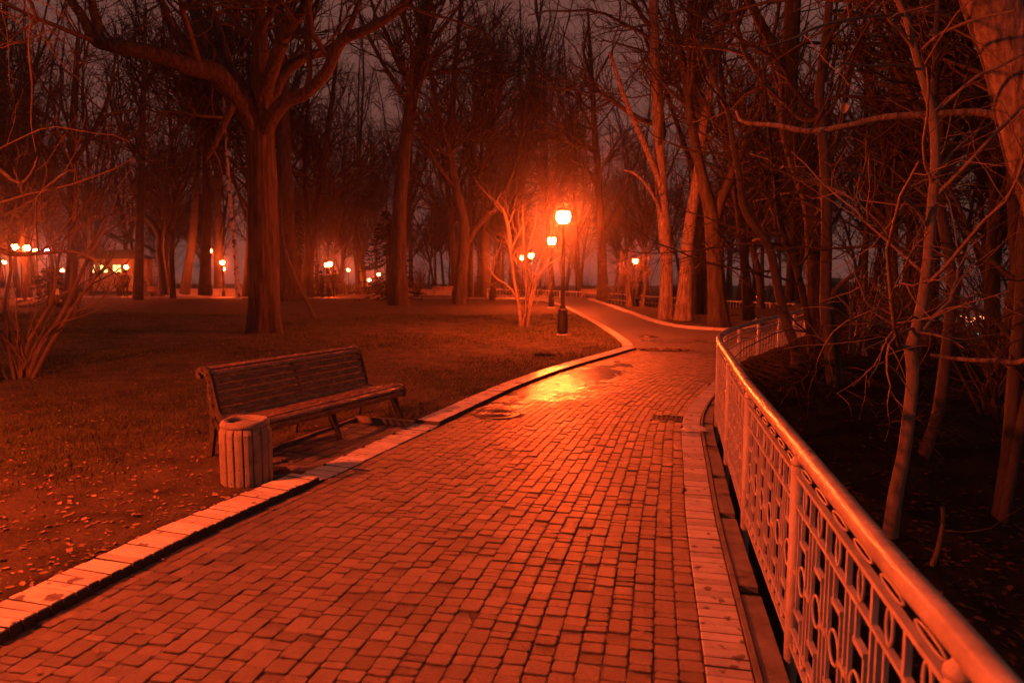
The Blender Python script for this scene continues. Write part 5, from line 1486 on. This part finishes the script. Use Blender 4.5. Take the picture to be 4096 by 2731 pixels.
# leaves on the slope beyond the railing
P = np.column_stack([rng.uniform(1.2, 12, 16000), rng.uniform(1.5, 18, 16000)])
d, s = sdist(P, RAILX)
P = P[(s > 0) & (d > 0.15) & (d < 6.5)][:7000]
tag(obj('leaf_litter', leaf_mesh('leaf_litter', P, gz_np(P), rng, (0.015, 0.05)), M['darkleaf']), 'dead leaves lying on the dark slope beyond the railing', 'leaves', kind='stuff')
# damp heap of leaves and grit where the paving meets the asphalt
n = 420
t = rng.random(n)
P = np.column_stack([2.72 + 1.0 * t + rng.normal(0, .05, n), 14.42 - 0.12 * t + rng.normal(0, .09, n)])
tag(obj('leaf_heap', leaf_mesh('leaf_heap', P, np.abs(rng.normal(0, 0.018, n)), rng, (0.015, 0.045)), M['leaf']), 'low heap of wet leaves where the paving meets the asphalt', 'leaves', kind='stuff')
# dark twig lying on the lawn near the kerb
m = MB(); m.tube([(-0.22, 0.02, 0.02), (-0.1, -0.03, 0.035), (0.04, 0.0, 0.03), (0.2, -0.05, 0.02)], [0.03, 0.035, 0.026, 0.012], 6)
m.tube([(-0.05, -0.02, 0.03), (0.02, 0.08, 0.04)], [0.015, 0.006], 5)
tag(m.build('fallen_branch', M['bark'], None, True, loc=(0.66, 13.1, 0.04)), 'short dark piece of branch lying on the lawn by the kerb', 'branch')

# ------------------------------------------------------------------ people far off
def person(label, loc, rz, h, step, coat, group):
    root = empty('person', loc, rz)
    tag(root, label, 'person', group)
    k = h / 1.75
    J = {'pel': (0, 0, .95), 'waist': (0, 0.01, 1.12), 'chest': (0, 0, 1.34), 'neck': (0, 0, 1.50), 'head': (0, -.01, 1.60), 'top': (0, 0, 1.72),
         'hl': (.10, 0, .90), 'kl': (.11, -.05 - step * .5, .50), 'al': (.11, -step * .6, .09), 'tl': (.12, -step * .6 - .16, .03),
         'hr': (-.10, 0, .90), 'kr': (-.11, -.03 + step * .2, .50), 'ar': (-.11, step * .9, .10), 'tr': (-.12, step * .9 - .16, .03),
         'sl': (.19, 0, 1.42), 'el': (.25, .05 + step * .2, 1.15), 'wl': (.25, -.10 + step * .3, .93), 'fl': (.24, -.13 + step * .3, .84),
         'sr': (-.19, 0, 1.42), 'er': (-.25, .05 - step * .2, 1.15), 'wr': (-.25, -.06 - step * .3, .93), 'fr': (-.24, -.09 - step * .3, .84)}
    R = {'pel': .16, 'waist': .15, 'chest': .17, 'neck': .06, 'head': .095, 'top': .07, 'hl': .10, 'kl': .066, 'al': .045, 'tl': .04, 'hr': .10, 'kr': .066, 'ar': .045, 'tr': .04,
         'sl': .075, 'el': .055, 'wl': .036, 'fl': .03, 'sr': .075, 'er': .055, 'wr': .036, 'fr': .03}
    E = [('pel', 'waist'), ('waist', 'chest'), ('chest', 'neck'), ('neck', 'head'), ('head', 'top'), ('pel', 'hl'), ('hl', 'kl'), ('kl', 'al'), ('al', 'tl'), ('pel', 'hr'), ('hr', 'kr'), ('kr', 'ar'), ('ar', 'tr'),
         ('chest', 'sl'), ('sl', 'el'), ('el', 'wl'), ('wl', 'fl'), ('chest', 'sr'), ('sr', 'er'), ('er', 'wr'), ('wr', 'fr')]
    names = list(J)
    me = bpy.data.meshes.new('body')
    me.from_pydata([tuple(c * k for c in J[n]) for n in names], [(names.index(a), names.index(b)) for a, b in E], [])
    o = bpy.data.objects.new('body', me); link(o, root)
    sk = o.modifiers.new('skin', 'SKIN'); sk.use_smooth_shade = True
    for i, n in enumerate(names):
        me.skin_vertices[0].data[i].radius = (R[n] * k, R[n] * k * (0.75 if n in ('chest', 'waist', 'pel') else 1))
    me.skin_vertices[0].data[0].use_root = True
    o.modifiers.new('sub', 'SUBSURF').levels = 1
    o.modifiers['sub'].render_levels = 1
    dg = bpy.context.evaluated_depsgraph_get()
    nm = bpy.data.meshes.new_from_object(o.evaluated_get(dg))
    o.modifiers.clear()
    o.data = nm
    nm.materials.clear(); nm.materials.append(M['cloth']); nm.materials.append(M['skin'])
    for p in nm.polygons:
        z = p.center.z / k
        p.material_index = 1 if z > 1.50 or (z < .90 and z > .78 and abs(p.center.x) > .19) else 0
        p.use_smooth = True
    m = MB(); m.lathe([(.21 * k, .62 * k), (.20 * k, .9 * k), (.185 * k, 1.12 * k), (.20 * k, 1.32 * k), (.17 * k, 1.45 * k), (.085 * k, 1.52 * k)], 14)
    m.v = [(a, b * .8, c) for a, b, c in m.v]
    m.build('coat', coat, root, True)
    m = MB(); m.lathe([(.10 * k, 1.58 * k), (.112 * k, 1.66 * k), (.09 * k, 1.735 * k), (.03 * k, 1.765 * k)], 12)
    m.v = [(a, b + .02, c) for a, b, c in m.v]
    m.build('hair', M['hair'], root, True)
    return root
PEOPLE = [
    ('person in a dark coat, leftmost of the group below the paired lamps', -12.26, 44, 2.8, 1.72, 0.12, 'cloth', 'people walking on the far path'),
    ('person in a grey coat in the middle of the group below the paired lamps', -12.08, 45, 2.9, 1.7, 0.2, 'cloth2', 'people walking on the far path'),
    ('person in a dark coat, rightmost of the group below the paired lamps', -11.26, 43.6, 3.3, 1.78, 0.25, 'cloth', 'people walking on the far path'),
    ('person in a dark coat in front of a far lamp on the left', -25.69, 45.5, 0.3, 1.76, 0.2, 'cloth', 'people walking on the far path'),
    ('person in a grey coat walking left of the person under a far lamp', -26.39, 46, 0.2, 1.68, 0.2, 'cloth2', 'people walking on the far path'),
]
for lab, x, y, rz, h, step, ct, grp in PEOPLE:
    person(lab, (x, y, gz(x, y) if not inside(np.array([[x, y]]), poly_cross)[0] else 0.0), rz, h, step, M[ct], grp)

# ------------------------------------------------------------------ far walls, fence, pavilion, town lights
def low_wall(label, a, b, h, w, mat_='stone', cap=True):
    a = Vector(a); b = Vector(b)
    r = empty('low_wall', a)
    tag(r, label, 'wall')
    d = b - a; L = d.length; d.normalize()
    m = MB(); m.bar(d * 0 + Vector((0, 0, h / 2 - 0.3)), d * L + Vector((0, 0, h / 2 - 0.3)), w, h + 0.6); m.build('wall', M[mat_], r)
    if cap:
        n = max(2, int(L / 1.6))
        for i in range(n):
            m = MB(); m.bar(d * (L * i / n + .01) + Vector((0, 0, h + .045)), d * (L * (i + 1) / n - .01) + Vector((0, 0, h + .045)), w + .14, .08); m.build('coping', M['stone'], r)
    return r
WALLS = [
    ('long low pale wall behind the trunks left of the birch', (-28.35, 56, -0.55), (-21.61, 58, -0.6), 0.75, 0.5),
    ('low pale wall behind the lamps at the left edge', (-44.11, 58, -0.5), (-38.58, 58, -0.5), 0.7, 0.5),
    ('low pale wall far behind the conifer', (-10.01, 64, -0.9), (-4.57, 62, -0.9), 0.9, 0.5),
]
for lab, a, b, h, w in WALLS:
    low_wall(lab, a, b, h, w)

def far_fence(label, pts, h=0.95):
    r = empty('fence', pts[0]); tag(r, label, 'fence')
    o0 = Vector(pts[0])
    for p, q in zip(pts[:-1], pts[1:]):
        p = Vector(p) - o0; q = Vector(q) - o0; L = (q - p).length; n = max(1, round(L / 1.9)); d = (q - p) / n
        for zz in (h, h * .55, .12):
            m = MB(); m.bar(p + Vector((0, 0, zz)), q + Vector((0, 0, zz)), .05, .06); m.build('rail', M['paint'], r)
        for i in range(n + 1):
            m = MB(); c = p + d * i; m.box((c.x - .05, c.y - .05, c.z - .4), (c.x + .05, c.y + .05, c.z + h + .05)); m.build('post', M['paint'], r)
            if i < n:
                for kk in range(1, 8):
                    e = c + d * kk / 8
                    m = MB(); m.box((e.x - .012, e.y - .012, e.z + .15), (e.x + .012, e.y + .012, e.z + h - .03)); m.build('bar', M['paint'], r)
    return r
FENCES = [
    ('pale fence across the far end of the path', [(-1.8, 50.5, -0.55), (1.86, 49.5, -0.6), (6.53, 48, -0.75), (9.81, 45.5, -0.95)]),
    ('pale fence among the trees right of the far path', [(10.32, 44, -0.95), (12.06, 40, -0.95), (14.78, 35, -0.95)]),
]
for lab, pts in FENCES:
    far_fence(lab, pts)

def bench_far(label, loc, rz):
    r = empty('park_bench', loc, rz); tag(r, label, 'bench')
    for i in range(4):
        m = MB(); m.box((-.9, -.22 + i * .11, .43), (.9, -.13 + i * .11, .46)); m.build('slat', M['wood'], r)
    for i in range(3):
        m = MB(); m.box((-.9, .25 + i * .03, .53 + i * .12), (.9, .27 + i * .03, .63 + i * .12)); m.build('slat', M['wood'], r)
    for x in (-.8, .8):
        m = MB(); m.box((x - .03, -.2, -.1), (x + .03, -.15, .43)); m.build('leg', M['benchiron'], r)
        m = MB(); m.bar((x, .2, -.1), (x, .36, .9), .05, .05, (1, 0, 0)); m.build('leg', M['benchiron'], r)
FARB = [
    ('far park bench below the lamps at the left edge', -33.89, 48.2, 0.1),
    ('far park bench left of the elbow trunk', -25.15, 48.6, 0.0),
    ('far park bench by the fence across the path end', 5.43, 44.8, -0.1),
    ('far park bench beside the forked trunk on the lawn', -4.6, 47.5, 0.1),
]
for lab, x, y, rz in FARB: bench_far(lab, (x, y, gz(x, y)), rz)

def pavilion(label, loc, w, dp, h):
    r = empty('kiosk', loc); tag(r, label, 'kiosk')
    m = MB(); m.box((-w / 2, 0, -.8), (w / 2, dp, h)); m.build('wall', M['wall'], r)
    m = MB(); m.add([(-w / 2 - .3, -.4, h + .003), (w / 2 + .3, -.4, h + .003), (w / 2 + .3, dp + .4, h + .003), (-w / 2 - .3, dp + .4, h + .003), (-w / 2 + 1, dp / 2, h + .9), (w / 2 - 1, dp / 2, h + .9)],
                    [(3, 2, 1, 0), (0, 1, 5, 4), (1, 2, 5), (2, 3, 4, 5), (3, 0, 4)]); m.build('roof', M['roof'], r)
    for x in (-w * .28, -w * .04, w * .22):
        m = MB(); m.box((x - .42, -.03, .95), (x + .42, .02, 1.75)); f = m.build('window', M['roof'], r)
        for k in (-1, 1):
            m = MB(); m.box((x + k * .2 - .17, -.05, 1.0), (x + k * .2 + .17, -.034, 1.7)); m.build('pane', M['win'], f)
    return r
pavilion('small kiosk with lit yellow windows behind the far left trees', (-39.05, 66, 1.98)[:2] + ((-39.05, 66, 1.98)[2] - 1.35,), 5.0, 4.0, 2.3)

def town_light(label, p, r, material, group):
    o = empty('distant_lamp', (p[0], p[1], p[2] - 6 * r)); tag(o, label, 'lamp', group)
    m = MB(); m.lathe([(r * .35, -20 * r), (r * .2, 5.2 * r)], 6); m.build('pole', M['iron'], o)
    m = MB(); m.lathe([(r * .3, 5.1 * r), (r * .8, 5.4 * r), (r, 6 * r), (r * .8, 6.6 * r), (r * .2, 7 * r)], 8); m.build('globe', material, o, True)
TOWN = [
    ('orange town light in the far cluster seen through the branches', (128.35, 190, -12.03), 0.36713281337434983, 'far_orange', 'orange town lights in a far cluster'),
    ('orange town light in the far cluster seen through the branches', (128.78, 190, -11.9), 0.3683500231867165, 'far_orange', 'orange town lights in a far cluster'),
    ('orange town light in the far cluster seen through the branches', (132.33, 190, -10.88), 0.4483357725511965, 'far_orange', 'orange town lights in a far cluster'),
    ('orange town light in the far cluster seen through the branches', (128.86, 190, -12.68), 0.34087018155711907, 'far_orange', 'orange town lights in a far cluster'),
    ('orange town light in the far cluster seen through the branches', (128.82, 190, -11.99), 0.32716809516736167, 'far_orange', 'orange town lights in a far cluster'),
    ('orange town light in the far cluster seen through the branches', (132.67, 190, -10.93), 0.45746351627451115, 'far_orange', 'orange town lights in a far cluster'),
    ('orange town light in the far cluster seen through the branches', (128.72, 190, -11.11), 0.34816699060589784, 'far_orange', 'orange town lights in a far cluster'),
    ('orange town light in the far cluster seen through the branches', (125.12, 190, -10.65), 0.46802263875809635, 'far_orange', 'orange town lights in a far cluster'),
    ('orange town light in the far cluster seen through the branches', (129.02, 190, -11.39), 0.4132874144183736, 'far_orange', 'orange town lights in a far cluster'),
    ('orange town light in the far cluster seen through the branches', (126.65, 190, -10.75), 0.3191138383329726, 'far_orange', 'orange town lights in a far cluster'),
    ('orange town light in the far cluster seen through the branches', (127.07, 190, -11.7), 0.4856094400579798, 'far_orange', 'orange town lights in a far cluster'),
    ('orange town light in the far cluster seen through the branches', (130.39, 190, -10.83), 0.3460540627061315, 'far_orange', 'orange town lights in a far cluster'),
    ('orange town light in the far cluster seen through the branches', (131.09, 190, -11.04), 0.47410979277333376, 'far_orange', 'orange town lights in a far cluster'),
    ('green white town light just below the orange cluster', (130.65, 190, -15.29), 0.42, 'far_green', 'lone town lights'),
    ('green white town light low at the right edge', (139.96, 190, -24.5), 0.42, 'far_green', 'lone town lights'),
    ('faint green town light right of the orange cluster', (138.71, 190, -9.09), 0.42, 'far_green', 'lone town lights'),
    ('lone orange town light left of the orange cluster', (121.64, 190, -7.63), 0.42, 'far_orange', 'lone town lights'),
    ('lone orange town light right above the orange cluster', (132.32, 190, -7.99), 0.42, 'far_orange', 'lone town lights'),
    ('tiny red light left of the cracked trunk', (42.72, 120, -2.68), 0.2, 'far_red', 'lone town lights'),
    ('tiny red light just right of another by the cracked trunk', (46.62, 120, -2.84), 0.2, 'far_red', 'lone town lights'),
]
for lab, p, r, mt, grp in TOWN:
    town_light(lab, p, r, M[mt], grp)

# ------------------------------------------------------------------ thin night mist
hz = MB(); hz.box((-196, -66, -34), (216, 266, 34))
haze = hz.build('haze', M['mortar'])
haze.data.materials.clear()
hm = bpy.data.materials.new('haze')
hm.use_nodes = True
hn = hm.node_tree
for q in list(hn.nodes): hn.nodes.remove(q)
ho = hn.nodes.new('ShaderNodeOutputMaterial')
pv = hn.nodes.new('ShaderNodeVolumePrincipled')
pv.inputs['Color'].default_value = (0.9, 0.9, 0.9, 1)
pv.inputs['Density'].default_value = HAZE_DENSITY
pv.inputs['Anisotropy'].default_value = 0.94
hn.links.new(pv.outputs[0], ho.inputs['Volume'])
haze.data.materials.append(hm)
haze.visible_shadow = True
tag(haze, 'thin night mist glowing round the lamps', 'haze', kind='stuff')
